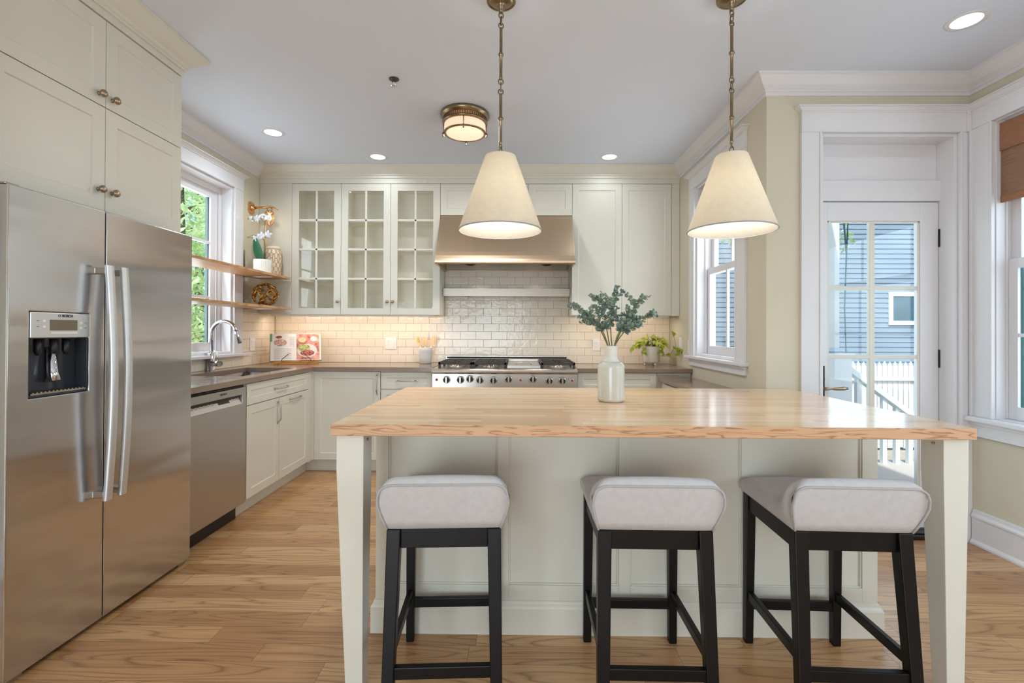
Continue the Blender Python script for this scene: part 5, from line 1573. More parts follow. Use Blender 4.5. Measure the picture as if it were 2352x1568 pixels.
t = thing('orchid', 'white artificial orchid with two sprays leaning over the shelf', 'orchid', (px_, py_, ZS + 0.10))
m = MB()
leafmesh(m, (px_ - 0.005, py_ - 0.01, ZS + 0.10), (-0.22, -0.15, 1), (0.2, -1, 0.1), 0.235, 0.036, 0.12, 0.1, 10, 0.8)
m.build('leaf', 'leafd', t)
for (top, lab) in (((px_ - 0.02, py_ - 0.01, 2.19), 0), ((px_ - 0.02, py_ + 0.0, 2.03), 1)):
    m = MB(); x2, y2, z2 = top
    m.tube([(px_ + 0.012 + 0.012 * lab, py_, ZS + 0.10), (px_ + 0.014 + 0.010 * lab, py_, ZS + 0.25), (px_ + 0.02, py_, z2 - 0.03), (px_ - 0.01, py_, z2), (px_ - 0.07, py_ - 0.01, z2 + 0.02), (px_ - 0.12, py_ - 0.015, z2 + 0.0)], [0.0035, 0.003, 0.0028, 0.002, 0.0017, 0.001], 8)
    m.build('flower_stem', 'stemg', t)
    m = MB(); rnd = random.Random(5 + lab)
    for k in range(4 if lab == 0 else 3):
        c = Vector((px_ + 0.050 - 0.046 * k + rnd.uniform(-.006, .006), py_ - 0.02 + rnd.uniform(-.02, .01), z2 + 0.012 + 0.016 * math.sin(k * 1.9 + lab) - 0.004 * k))
        nrm = Vector((rnd.uniform(-.9, .9), -0.75, rnd.uniform(-.5, .7))).normalized()
        u_ = nrm.orthogonal().normalized(); v_ = nrm.cross(u_)
        a0 = rnd.uniform(0, 2)
        for j in range(5):
            a = 2 * PI * j / 5 + a0; big = j in (1, 4)
            dd_ = u_ * math.cos(a) + v_ * math.sin(a)
            leafmesh(m, c, dd_, nrm, 0.034 if big else 0.037, 0.0165 if big else 0.0095, 0.3, 0.15, 6, 0.75 if big else 1.0)
    m.build('blossoms', 'petal', t)
    m = MB()
    for k in range(4):
        m.lathe([(0.0001, -0.005), (0.004, -0.003), (0.0055, 0), (0.004, 0.004), (0.0001, 0.006)], (px_ - 0.085 - 0.012 * k, py_ - 0.015, z2 - 0.006 + 0.006 * (k % 2)), 10)
    m.build('bud', 'pothos', t)
m = MB(); m.tube([(px_ + 0.022, py_ + 0.004, ZS + 0.09), (px_ + 0.022, py_ + 0.004, 2.20)], 0.0055, 10); m.build('support_cane', 'shelfwood', t)

vx, vy = -2.228, 4.30
t = thing('netted_vase', 'cream jar vase wrapped in rope netting beside the orchid pot', 'vase', (vx, vy, ZS))
vp = [(0.060, 0.0), (0.066, 0.006), (0.070, 0.06), (0.073, 0.12), (0.074, 0.17), (0.070, 0.215), (0.058, 0.238), (0.054, 0.245), (0.054, 0.268), (0.050, 0.268), (0.050, 0.24)]
MAT['vasewood'] = paint('washed_wood_vase', (226, 204, 176), 0.5, var=0.08, vscale=20)
MAT['rope'] = paint('brown_rope', (140, 106, 76), 0.8, var=0.15)
m = MB(); m.lathe(vp, (vx, vy, ZS), 36); m.build('vase_body', 'vasewood', t)
def vr(z):
    for (r0, z0_), (r1, z1_) in zip(vp[:-3], vp[1:-2]):
        if z0_ <= z <= z1_:
            return r0 + (r1 - r0) * (z - z0_) / (z1_ - z0_)
    return 0.06
m = MB()
for s in (-1, 1):
    for k in range(12):
        pts = []
        for i in range(25):
            z = 0.004 + 0.236 * i / 24; a = 2 * PI * k / 12 + s * (z / 0.24) * 2.0 + 0.10 * math.sin(z * 160) * s
            r = vr(z) + 0.0012
            pts.append((vx + r * math.cos(a), vy + r * math.sin(a), ZS + z))
        m.tube(pts, 0.0011, 5)
m.tube([(vx + 0.0555 * math.cos(a * PI / 12), vy + 0.0555 * math.sin(a * PI / 12), ZS + 0.243) for a in range(24)], 0.002, 6, closed=True)
m.build('rope_net', 'rope', t)

# gold openwork orb
ox, oy = -2.245, 4.20; OR = 0.104; oz = 1.4347 + OR * 0.92 + 0.0095
m = MB(); rnd = random.Random(11); pts = []
ga = PI * (3 - math.sqrt(5)); NN = 58
for i in range(NN):
    z = 1 - 2 * (i + 0.5) / NN; r = math.sqrt(1 - z * z); a = ga * i + rnd.uniform(-.25, .25)
    pts.append(Vector((r * math.cos(a), r * math.sin(a), z)))
edges_ = set()
for i in range(NN):
    ds = sorted(range(NN), key=lambda j: (pts[i] - pts[j]).length)
    for j in ds[1:4]:
        edges_.add((min(i, j), max(i, j)))
for i, j in edges_:
    a, b = pts[i], pts[j]; L = []
    mid_off = a.cross(b).normalized() * rnd.uniform(-0.16, 0.16)
    for k in range(7):
        q = k / 6
        p = (a * (1 - q) + b * q + mid_off * math.sin(PI * q)).normalized() * OR
        L.append((ox + p.x, oy + p.y, oz + p.z * 0.92))
    m.tube(L, [0.0095, 0.0072, 0.0058, 0.0052, 0.0058, 0.0072, 0.0095], 8)
MAT['gold'] = paint('antique_gold', (176, 130, 66), 0.28, 1.0, var=0.2, vscale=20)
o = m.build('openwork_orb', 'gold', loc=(ox, oy, 1.434)); tag(o, 'round gold openwork ornament sitting on the lower oak shelf', 'ornament')

# ---------------------------------------------------------------- wall plates
def plate(F, u, z, w, h, label, kind, n=1, cat='light switch'):
    t = thing('switch_plate' if kind == 'switch' else 'outlet_plate', label, cat, F(u, 0.01, z))
    m = MB(F); m.box(u - w / 2, u + w / 2, 0.0005, 0.006, z - h / 2, z + h / 2); m.build('cover_plate', 'white', t, bevel=0.0015)
    for k in range(n):
        uu = u + (k - (n - 1) / 2) * 0.046
        if kind == 'switch' and not (n == 2 and k == 0):
            m = MB(F); m.box(uu - 0.016, uu + 0.016, 0.006, 0.0095, z - 0.033, z + 0.033); m.build('rocker', 'white', t, bevel=0.001)
        else:
            m = MB(F)
            for dz in (-0.02, 0.02):
                m.box(uu - 0.013, uu + 0.013, 0.006, 0.008, z + dz - 0.014, z + dz + 0.014)
            s_ = m.build('socket_face', 'white', t, bevel=0.001)
            m = MB(F)
            for dz in (-0.02, 0.02):
                m.box(uu - 0.006, uu - 0.0045, 0.008, 0.0083, z + dz - 0.002, z + dz + 0.006); m.box(uu + 0.0045, uu + 0.006, 0.008, 0.0083, z + dz - 0.002, z + dz + 0.006)
            m.build('socket_slots', 'black', s_)
FWt = FB(BW - 0.0090); FLt = lambda u, w, z: (LW + 0.0090 + w, u, z)
plate(FWt, -1.262, 1.103, 0.112, 0.114, 'white double switch plate on the tiled back wall left of the range', 'switch', 2)
plate(FLt, 4.286, 1.10, 0.078, 0.118, 'white single switch plate on left wall tiles by the sink window', 'switch', 1)
plate(FWt, 0.751, 1.096, 0.072, 0.114, 'white power outlet on the tiled back wall right of the range', 'outlet', 1, 'power outlet')
plate(FRw, 4.365, 1.12, 0.070, 0.114, 'white switch plate on the right wall above the counter corner', 'switch', 1)
plate(FRw, 4.14, 1.10, 0.072, 0.118, 'white power outlet on the right wall touching the kitchen window casing', 'outlet', 1, 'power outlet')

# ---------------------------------------------------------------- utensil crock
cx, cy2 = -0.897, 4.56
t = thing('utensil_crock', 'matte grey-white crock holding wooden utensils left of the range', 'crock', (cx, cy2, ZC1))
m = MB(); m.lathe([(0.0001, 0.0), (0.050, 0.0), (0.056, 0.006), (0.062, 0.06), (0.064, 0.12), (0.0645, 0.152), (0.062, 0.154), (0.0595, 0.150), (0.058, 0.05), (0.05, 0.012), (0.0001, 0.012)], (cx, cy2, ZC1 + 0.0003), 36)
MAT['crock'] = paint('matte_crock', (214, 208, 202), 0.7, var=0.03)
m.build('crock_body', 'crock', t)
def utensil(label, name, bx, tx, hw, slot, zt_, yy):
    t = thing(name, label, 'kitchen utensil', (cx + bx, cy2 + yy, ZC1 + 0.02), 'wooden utensils in the crock')
    b = Vector((cx + bx, cy2 + yy, ZC1 + 0.014)); e = Vector((cx + tx, cy2 + yy + 0.01, zt_)); d = (e - b)
    m = MB(); m.tube([b, b + d * 0.62], [0.006, 0.007], 8); m.build('utensil_handle', 'utensil', t)
    m = MB(); d1 = d.normalized(); s = Vector((0, 1, 0)).cross(d1).normalized(); n = d1.cross(s)
    prof = [(0.60, 0.25), (0.66, 0.55), (0.74, 0.95), (0.84, 1.0), (0.93, 0.95), (0.98, 0.75), (1.0, 0.4)] if not slot else [(0.60, 0.25), (0.68, 0.7), (0.78, 1.0), (0.9, 1.1), (1.0, 1.12)]
    if slot == 2:
        prof = [(0.60, 0.25), (0.68, 0.6), (0.80, 1.0), (0.9, 1.1), (0.97, 1.0), (1.0, 0.6)]
    ring = [(b + d * q - s * hw * w_) for q, w_ in prof] + [(b + d * q + s * hw * w_) for q, w_ in prof[::-1]]
    K = len(ring); P = [tuple(p + n * 0.0025) for p in ring] + [tuple(p - n * 0.0025) for p in ring]
    m.add(P, [tuple(range(K)), tuple(range(K, 2 * K))[::-1]] + [(i, (i + 1) % K, K + (i + 1) % K, K + i) for i in range(K)])
    if slot == 1:
        m2 = MB()
        for o_ in (-0.35, 0.0, 0.35):
            c0 = b + d * 0.76 + s * hw * o_; c1 = b + d * 0.94 + s * hw * o_
            m2.bar(c0 - n * 0.0001, c1, 0.0035, 0.0056, up=tuple(n))
        hd = m.build('utensil_head', 'utensil', t, bevel=0.0008); m2.build('slots', 'standwood', hd)
    else:
        m.build('utensil_head', 'utensil', t, bevel=0.0008)
utensil('slotted wooden spatula leaning left out of the crock', 'slotted_spatula', -0.01, -0.075, 0.024, 1, 1.172, -0.01)
utensil('round wooden spoon upright in the middle of the crock', 'wooden_spoon', 0.0, -0.008, 0.022, 0, 1.165, 0.012)
utensil('wooden turner leaning right out of the crock', 'wooden_turner', 0.01, 0.085, 0.022, 2, 1.172, -0.002)

# ---------------------------------------------------------------- cookbook on its stand
def mk_photo(name, stops, scale, loc=(0, 0, 0)):
    n = N(name)
    nz = n.noise(n.coord(loc=loc), scale, 3, 0.5, 0.8)
    n.link(n.ramp(nz.outputs['Fac'], stops), n.b.inputs['Base Color']); n.set(Roughness=0.35)
    return n.m
MAT['page'] = paint('book_page', (232, 224, 214), 0.5, var=0.02)
MAT['salad'] = mk_photo('salad_photo', [(0.30, lin((64, 92, 50))), (0.42, lin((118, 140, 96))), (0.5, lin((222, 196, 180))), (0.58, lin((206, 92, 66))), (0.66, lin((236, 226, 214)))], 55)
MAT['redphoto'] = mk_photo('red_food_photo', [(0.3, lin((168, 66, 50))), (0.5, lin((222, 150, 132))), (0.7, lin((238, 196, 180)))], 14)
MAT['platephoto'] = paint('plate_photo', (228, 214, 208), 0.4)
MAT['greens'] = mk_photo('greens_photo', [(0.35, lin((120, 134, 60))), (0.55, lin((196, 196, 120))), (0.7, lin((214, 214, 160)))], 50)
MAT['meat'] = mk_photo('meat_photo', [(0.4, lin((120, 40, 36))), (0.6, lin((214, 130, 112)))], 60)
MAT['tabgreen'] = paint('green_page_tab', (112, 168, 110), 0.5)
MAT['inktext'] = paint('grey_print_lines', (176, 168, 162), 0.6)
MAT['pinkdot'] = paint('pink_print_dot', (226, 166, 158), 0.6)
# local frame: s = across the stand, h = up the page, n = out of the page
SC = Vector((-2.06, 4.40, ZC1)); AZ = math.radians(27)
sx_ = Vector((math.cos(AZ), math.sin(AZ), 0)); ny_ = Vector((math.sin(AZ), -math.cos(AZ), 0)); tilt = math.radians(20)
hu = (Vector((0, 0, 1)) * math.cos(tilt) - ny_ * math.sin(tilt)); hn = (ny_ * math.cos(tilt) + Vector((0, 0, 1)) * math.sin(tilt))
def FBK(s, n, h):
    p = SC + sx_ * s + hn * n + hu * h + Vector((0, 0, 0.030)); return (p.x, p.y, p.z)
def FST(s, n, z):
    p = SC + sx_ * s + ny_ * n + Vector((0, 0, z)); return (p.x, p.y, p.z)
t = thing('book_stand', 'wooden cookbook stand with wire page holders in the left counter corner', 'book stand', tuple(SC))
m = MB(FST); m.box(-0.19, 0.19, -0.06, 0.055, 0.0003, 0.016); m.box(-0.19, 0.19, 0.040, 0.055, 0.016, 0.030); m.build('base', 'standwood', t, bevel=0.003)
m = MB(FBK); m.box(-0.15, 0.15, -0.024, -0.014, -0.012, 0.22); m.build('back_rest', 'standwood', t, bevel=0.002)
for s in (-1, 1):
    m = MB(FST); m.tube([(s * 0.125, 0.046, 0.030), (s * 0.118, 0.030, 0.050), (s * 0.065, 0.006, 0.095)], 0.0028, 8); m.build('page_holder', 'black', t)
t = thing('cookbook', 'open cookbook showing a salad page and a red food photo', 'book', tuple(SC + Vector((0, 0, 0.03))))
def page_curve(s):   # bow of the open pages
    a = abs(s) / 0.215
    return 0.012 * math.sin(min(1.0, a * 1.15) * PI * 0.85) + 0.004
m = MB(FBK); n = 22; H = 0.262; rows = []
for side in (-1, 1):
    rows = []
    for i in range(n + 1):
        s = side * (0.0005 + 0.2145 * i / n); rows.append([(s, page_curve(s), 0.002), (s, page_curve(s), H)])
    m.grid(rows)
    rb = []
    for i in range(n + 1):
        s = side * (0.0005 + 0.2145 * i / n); rb.append([(s, -0.010, 0.002), (s, -0.010, H)])
    m.grid(rb)
    for h in (0.002, H):
        m.grid([[r[0 if h < 0.1 else 1], q[0 if h < 0.1 else 1]] for r, q in zip(rows, rb)])
    m.grid([[rows[-1][0], rows[-1][1]], [rb[-1][0], rb[-1][1]]])
m.build('pages', 'page', t)
m = MB(FBK); m.box(-0.22, 0.22, -0.0135, -0.0105, 0.0, H + 0.004); m.build('cover', 'tabgreen', t)
def patch(name, s0, s1, h0, h1, mat, lift=0.0006, ell=False, cx_=None):
    m = MB(FBK)
    if ell:
        K = 28; P = [((s0 + s1) / 2, page_curve((s0 + s1) / 2) + lift, (h0 + h1) / 2)]
        for rr in (0.5, 1.0):
            for k in range(K):
                a = 2 * PI * k / K; s = (s0 + s1) / 2 + (s1 - s0) / 2 * math.cos(a) * rr; P.append((s, page_curve(s) + lift, (h0 + h1) / 2 + (h1 - h0) / 2 * math.sin(a) * rr))
        m.add(P, [(0, 1 + k, 1 + (k + 1) % K) for k in range(K)] + [(1 + k, 1 + K + k, 1 + K + (k + 1) % K, 1 + (k + 1) % K) for k in range(K)])
    else:
        rows = []
        for i in range(13):
            s = s0 + (s1 - s0) * i / 12; rows.append([(s, page_curve(s) + lift, h0), (s, page_curve(s) + lift, h1)])
        m.grid(rows)
    return m.build(name, mat, t)
patch('green_tab', -0.214, -0.200, 0.185, H - 0.002, 'tabgreen')
patch('salad_picture', -0.190, -0.070, 0.135, 0.235, 'page', 0.0005); patch('salad_picture', -0.188, -0.078, 0.140, 0.205, 'salad', 0.0009, True)
patch('garnish_picture', -0.172, -0.118, 0.212, 0.240, 'meat', 0.0009, True)
patch('full_page_photo', 0.004, 0.200, 0.008, H - 0.004, 'redphoto')
patch('plate_picture', 0.008, 0.180, 0.030, 0.160, 'platephoto', 0.0010, True); patch('greens_picture', 0.012, 0.120, 0.085, 0.155, 'greens', 0.0014, True); patch('meat_picture', 0.035, 0.155, 0.042, 0.100, 'meat', 0.0018, True)
patch('orange_slice_picture', 0.020, 0.085, 0.175, 0.225, 'utensil', 0.0010, True); patch('glass_picture', 0.120, 0.180, 0.185, 0.235, 'platephoto', 0.0010, True)
m = MB(FBK)
for i in range(10):
    h = 0.112 - i * 0.0105; s1 = -0.040 - (0.02 if i % 4 == 3 else 0); rows = []
    for k in range(9):
        s = -0.185 + (s1 + 0.185) * k / 8; rows.append([(s, page_curve(s) + 0.0006, h), (s, page_curve(s) + 0.0006, h + 0.003)])
    m.grid(rows)
for i in range(9):
    h = 0.225 - i * 0.0105; m.grid([[(s, page_curve(s) + 0.0006, h), (s, page_curve(s) + 0.0006, h + 0.0028)] for s in (-0.058, -0.045, -0.03, -0.015)])
m.build('print_lines', 'inktext', t)
patch('pink_dot', -0.062, -0.046, 0.062, 0.078, 'pinkdot', 0.0011, True)

# ---------------------------------------------------------------- ceramic vase with eucalyptus
vx, vy = 0.414, 2.165; VZ = 0.9143
t = thing('ceramic_vase', 'pale glazed ceramic bottle vase standing on the butcher block island', 'vase', (vx, vy, VZ))
vp = [(0.0001, 0.0), (0.052, 0.0), (0.058, 0.004), (0.060, 0.012)]
for k in range(22):
    z = 0.014 + k * 0.0062; vp += [(0.0606, z), (0.0592, z + 0.0031)]
vp += [(0.060, 0.150), (0.0585, 0.160), (0.053, 0.170), (0.042, 0.178), (0.032, 0.184), (0.0285, 0.190), (0.0275, 0.20), (0.0275, 0.243), (0.0290, 0.248), (0.0270, 0.2495), (0.0245, 0.246), (0.0245, 0.195), (0.05, 0.16), (0.052, 0.02), (0.0001, 0.014)]
MAT['glaze'] = paint('pale_celadon_glaze', (206, 206, 194), 0.12, var=0.05, vscale=14)
MAT['rawneck'] = paint('matte_pale_glaze', (222, 222, 216), 0.55, var=0.05, vscale=20)
body = [p for p in vp if True]
m = MB(); m.lathe(vp[:52], (vx, vy, VZ), 56); m.f = [f for f in m.f]; m.build('vase_body', 'glaze', t)
m = MB(); m.lathe(vp[51:], (vx, vy, VZ), 56); m.build('vase_neck', 'rawneck', t)
def stem(label, top, mid, density, seedv, spread=0.05, n_side=5, mats=('euca', 'eucb')):
    rnd = random.Random(seedv)
    t = thing('eucalyptus_stem', label, 'eucalyptus branch', (vx, vy, VZ + 0.05), 'eucalyptus stems in the ceramic vase')
    b = Vector((vx + (top[0] - vx) * -0.04, vy, VZ + 0.03)); nk = Vector((vx + max(-0.017, min(0.017, (top[0] - vx) * 0.14)), vy + max(-0.016, min(0.016, (top[1] - vy) * 0.14)), VZ + 0.25))
    P = [b, nk, Vector(mid), Vector(top)]
    def bez(q):
        # Catmull through nk, mid, top
        a, b_, c = P[1], P[2], P[3]
        return a * (1 - q) ** 2 + (2 * (b_ * 2 - (a + c) * 0.5)) * 0.5 * 2 * q * (1 - q) * 0.5 * 2 * 0.5 + c * q * q if False else (a * ((1 - q) ** 2) + (b_ * 2 - a * 0.5 - c * 0.5) * (2 * q * (1 - q)) + c * (q * q))
    L = [bez(i / 14) for i in range(15)]
    m = MB(); m.tube([b] + L, [0.0026] * 6 + [0.002] * 5 + [0.0015] * 4 + [0.001], 6)
    sides = []
    for j in range(n_side):
        q = 0.34 + 0.6 * j / n_side; p0 = bez(q); d0 = (bez(min(1, q + 0.05)) - p0).normalized()
        a = rnd.uniform(0, 2 * PI); o_ = Vector((math.cos(a), math.sin(a) * 0.8, rnd.uniform(-0.2, 0.5)))
        e = p0 + (d0 * 0.6 + o_).normalized() * spread * rnd.uniform(0.8, 1.5)
        sides.append((p0, e)); m.tube([p0, (p0 + e) / 2 + Vector((0, 0, 0.004)), e], [0.0012, 0.001, 0.0007], 5)
    stx = m.build('branch', 'stemg', t)
    ms = [MB(), MB()]
    def round_leaf(mm, c, d, r):
        d = d.normalized(); u_ = Vector((rnd.uniform(-1, 1), rnd.uniform(-1, 1), rnd.uniform(-1, 1)))
        n_ = d.cross(u_).normalized(); s_ = n_.cross(d).normalized(); cc = c + d * r
        pts = [tuple(c)]
        K = 8
        for k in range(K + 1):
            a = PI * (1 - (k / K)) * 0.86 * 2 - PI * 0.86
            w = Vector(cc) + d * r * math.cos(a) * 1.05 + s_ * r * 0.92 * math.sin(a) + n_ * r * 0.22 * (math.sin(a) ** 2)
            pts.append(tuple(w))
        mm.add(pts + [tuple(cc - n_ * r * 0.05)], [(0, 1, K + 2)] + [(k, k + 1, K + 2) for k in range(1, K + 1)] + [(K + 1, 0, K + 2)], True)
    def leaves_on(path, cnt, r0, r1):
        for i in range(cnt):
            q = (i + 0.5) / cnt; k = q * (len(path) - 1); i0 = min(int(k), len(path) - 2); f = k - i0
            p = path[i0].lerp(path[i0 + 1], f); d = (path[i0 + 1] - path[i0]).normalized()
            side = d.orthogonal().normalized(); side.rotate(Matrix.Rotation(rnd.uniform(0, 2 * PI), 3, d))
            r = r0 + (r1 - r0) * q
            for s in (-1, 1):
                dd_ = side * s + d * rnd.uniform(0.1, 0.8) + Vector((rnd.uniform(-.2, .2), rnd.uniform(-.2, .2), rnd.uniform(-.2, .2)))
                round_leaf(ms[0] if rnd.random() < density else ms[1], p, dd_, r * rnd.uniform(0.75, 1.15))
    leaves_on([bez(0.30 + 0.70 * i / 10) for i in range(11)], 15, 0.0115, 0.0065)
    for p0, e in sides:
        leaves_on([p0, (p0 + e) / 2, e], 8, 0.0105, 0.0060)
    ms[0].build('blue_green_leaves', mats[0], stx, recalc=False); ms[1].build('pale_leaves', mats[1], stx, recalc=False)
stem('eucalyptus stem arching furthest left out of the vase', (0.225, 2.15, 1.355), (0.325, 2.15, 1.285), 0.8, 21, 0.055, 6)
stem('low drooping eucalyptus stem left of the vase neck', (0.265, 2.10, 1.265), (0.345, 2.12, 1.255), 0.75, 22, 0.05, 6)
stem('eucalyptus stem left of centre with pale curled leaves', (0.370, 2.20, 1.395), (0.385, 2.18, 1.30), 0.6, 23, 0.055, 7)
stem('tallest upright eucalyptus stem in the vase', (0.440, 2.17, 1.430), (0.415, 2.17, 1.30), 0.85, 24, 0.055, 7)
stem('eucalyptus stem reaching up to the right from the vase', (0.560, 2.17, 1.395), (0.485, 2.16, 1.285), 0.65, 25, 0.055, 7)
stem('eucalyptus stem spreading furthest right of the vase', (0.610, 2.14, 1.315), (0.50, 2.15, 1.255), 0.7, 26, 0.05, 6)
stem('short eucalyptus stem drooping right above the potted vine', (0.505, 2.08, 1.235), (0.455, 2.11, 1.245), 0.8, 27, 0.04, 5)

# ---------------------------------------------------------------- pothos in a footed planter
px_, py_ = 1.235, 4.50; PZ = ZC1 + 0.0003
t = thing('footed_planter', 'cream fluted planter on little feet, right end of the counter', 'planter', (px_, py_, PZ))
MAT['planter'] = paint('cream_planter_glaze', (226, 216, 198), 0.4, var=0.03)
m = MB(); n = 60; rows = []
for (r, z) in ((0.060, 0.024), (0.074, 0.028), (0.078, 0.036), (0.079, 0.17), (0.078, 0.178), (0.073, 0.178), (0.071, 0.15)):
    row = [(px_ + (r - (0.0012 if k % 2 else 0)) * math.cos(2 * PI * k / n), py_ + (r - (0.0012 if k % 2 else 0)) * math.sin(2 * PI * k / n), PZ + z) for k in range(n)]; row.append(row[0]); rows.append(row)
m.grid(rows); m.add(rows[0][:-1], [tuple(range(n))]); m.lathe([(0.0001, 0.158), (0.0715, 0.158), (0.0715, 0.152), (0.0001, 0.152)], (px_, py_, PZ), 24); m.build('planter_bowl', 'planter', t)
for k in range(3):
    a = math.radians(-65 + 120 * k); m = MB(); m.lathe([(0.010, 0), (0.012, 0.004), (0.013, 0.026)], (px_ + 0.055 * math.cos(a), py_ + 0.055 * math.sin(a), PZ), 14); m.build('foot', 'planter', t)
t = thing('pothos_plant', 'lime green heart-leaved trailing vine growing in the footed planter', 'house plant', (px_, py_, PZ + 0.16))
rnd = random.Random(31); ml = MB(); mst = MB()
def heart(mm, c, d, up, L, Wd):
    d = Vector(d).normalized(); up = Vector(up); s = d.cross(up).normalized(); up = s.cross(d).normalized(); c = Vector(c)
    pr = [(0.0, 0.0), (-0.06, 0.55), (0.10, 0.95), (0.30, 1.0), (0.55, 0.75), (0.80, 0.32), (1.0, 0.0)]
    rows = []
    for a, w in pr:
        p = c + d * L * a - up * L * 0.28 * max(a, 0) ** 2
        rows.append([tuple(p - s * Wd * w + up * Wd * w * 0.35), tuple(p if a >= 0 else c + d * L * 0.02), tuple(p + s * Wd * w + up * Wd * w * 0.35)])
    mm.grid(rows)
for i in range(46):
    a = rnd.uniform(0, 2 * PI); r = rnd.uniform(0.0, 0.13); h = rnd.uniform(-0.01, 0.10) * (1 - r / 0.22) + 0.035
    c = Vector((px_ + r * math.cos(a), py_ + r * math.sin(a) * 0.8, PZ + 0.165 + h))
    base_ = Vector((px_ + 0.03 * math.cos(a), py_ + 0.03 * math.sin(a), PZ + 0.157))
    mst.tube([base_, (base_ + c) / 2 + Vector((0, 0, 0.015)), c], 0.0014, 5)
    d = Vector((math.cos(a), math.sin(a) - 0.3, rnd.uniform(-0.7, 0.4))); heart(ml, c, d, (rnd.uniform(-.4, .4), -0.5, 1), rnd.uniform(0.045, 0.075), rnd.uniform(0.018, 0.028))
def vine(pts, k, sz=0.05):
    pts = [Vector(p) for p in pts]; mst.tube(pts, 0.0016, 6)
    for i in range(k):
        q = (i + 1) / k * (len(pts) - 1); i0 = min(int(q), len(pts) - 2); p = pts[i0].lerp(pts[i0 + 1], q - i0)
        heart(ml, p, (rnd.uniform(-.8, .8), rnd.uniform(-.7, -.1), rnd.uniform(-1, 0.6)), (0, -0.8, 0.6), sz * rnd.uniform(0.8, 1.15), sz * 0.38)
vine([(px_ + 0.05, py_, PZ + 0.17), (px_ + 0.12, py_ - 0.03, PZ + 0.10), (1.39, 4.42, 1.02), (1.43, 4.40, 1.10), (1.41, 4.38, 1.19)], 3, 0.06)
vine([(1.43, 4.40, 1.10), (1.445, 4.38, 1.075), (1.45, 4.36, 1.05), (1.448, 4.34, 1.02)], 4, 0.055)
vine([(px_ - 0.06, py_, PZ + 0.17), (px_ - 0.13, py_ - 0.03, PZ + 0.20), (px_ - 0.18, py_ - 0.04, PZ + 0.16)], 5, 0.05)
vine([(px_ + 0.05, py_ - 0.04, PZ + 0.18), (px_ + 0.085, py_ - 0.07, PZ + 0.15), (px_ + 0.095, py_ - 0.085, PZ + 0.09)], 3, 0.055)
vine([(px_ - 0.05, py_ - 0.05, PZ + 0.18), (px_ - 0.09, py_ - 0.08, PZ + 0.15), (px_ - 0.11, py_ - 0.09, PZ + 0.11)], 3, 0.055)
mst.build('vines', 'stemg', t); ml.build('leaves', 'pothos', t, recalc=False)
# ---------------------------------------------------------------- outdoors
m = MB(); m.box(-30, 40, 4.95, 60, -1.3, -1.2); m.box(-30, LW - 0.3, -20, 4.95, -1.3, -1.2); m.box(R2 + 0.3, 40, -20, 4.95, -1.3, -1.2)
o = m.build('ground', 'grass'); o['kind'] = 'structure'
m = MB(); m.box(1.63, 3.9, DW + TH, 4.75, -0.16, -0.02)
o = m.build('porch_deck', 'concrete', loc=(2.6, 3.8, -0.16)); o['kind'] = 'structure'

# neighbouring clapboard house
t = thing('neighbour_house', 'blue-grey clapboard house across the yard behind the glazed door', 'house', (8.0, 12.0, -1.2))
hx0, hx1, hy, hz1 = 4.15, 14.0, 11.0, 6.0
m = MB(); m.box(hx0, hx1, hy, 19.0, -1.2, hz1); m.build('wall', 'siding', t)
m = MB(); z = -1.0
while z < hz1 - 0.1:
    m.prism([(hy - 0.001, z), (hy - 0.022, z), (hy - 0.004, z + 0.112), (hy - 0.001, z + 0.112)], hx0, hx1, 'x'); z += 0.112
m.build('clapboards', 'siding', t)
m = MB(); m.box(hx0 - 0.03, hx0 + 0.12, hy - 0.04, hy, -1.2, hz1); m.build('corner_board', 'extwhite', t)
m = MB(); m.prism([(hy - 0.5, hz1), (15.0, hz1 + 3.0), (19.5, hz1)], hx0 - 0.4, hx1 + 0.4, 'x'); m.build('roof', 'concrete', t)
def hwin(x0, x1, z0, z1, mv=(), mh=()):
    m = MB(); f = 0.09
    m.box(x0 - f, x1 + f, hy - 0.05, hy - 0.02, z0 - f, z0); m.box(x0 - f, x1 + f, hy - 0.05, hy - 0.02, z1, z1 + f); m.box(x0 - f, x0, hy - 0.05, hy - 0.02, z0, z1); m.box(x1, x1 + f, hy - 0.05, hy - 0.02, z0, z1)
    m.box(x0, x1, hy - 0.045, hy - 0.025, (z0 + z1) / 2 - 0.02, (z0 + z1) / 2 + 0.02) if mh else None
    w = m.build('window', 'extwhite', t); m = MB(); m.box(x0, x1, hy - 0.03, hy - 0.022, z0, z1); m.build('pane', 'darkglass', w)
hwin(8.48, 9.75, 1.50, 2.06)
hwin(9.05, 10.2, 3.1, 4.6, mh=(1,))

# picket fence
t = thing('picket_fence', 'weathered pale picket fence between the yard and neighbouring house', 'fence', (7.5, 10.0, -1.2))
m = MB(); m.box(4.3, 12.5, 10.03, 10.07, 0.24, 0.33); m.box(4.3, 12.5, 10.03, 10.07, -0.75, -0.66); m.box(4.3, 12.5, 9.955, 9.99, 0.24, 0.32); m.box(4.3, 12.5, 9.955, 9.99, -0.62, -0.54); m.build('rail', 'fencewood', t)
k = 0; x = 4.5
src = None
while x < 12.4:
    if src is None:
        m = MB(); w = 0.098; m.prism([(x, -1.15), (x + w, -1.15), (x + w, 0.50), (x + w * 0.86, 0.56), (x + w / 2, 0.635), (x + w * 0.14, 0.56), (x, 0.50)], 10.0, 10.025, 'y')
        src = m.build('picket', 'fencewood', t); x0_ = x
    else:
        c = src.copy(); COL.objects.link(c); c.location = src.location + Vector((x - x0_, 0, 0.012 * math.sin(k * 2.3)))
    k += 1; x += 0.108
    if k > 72: break

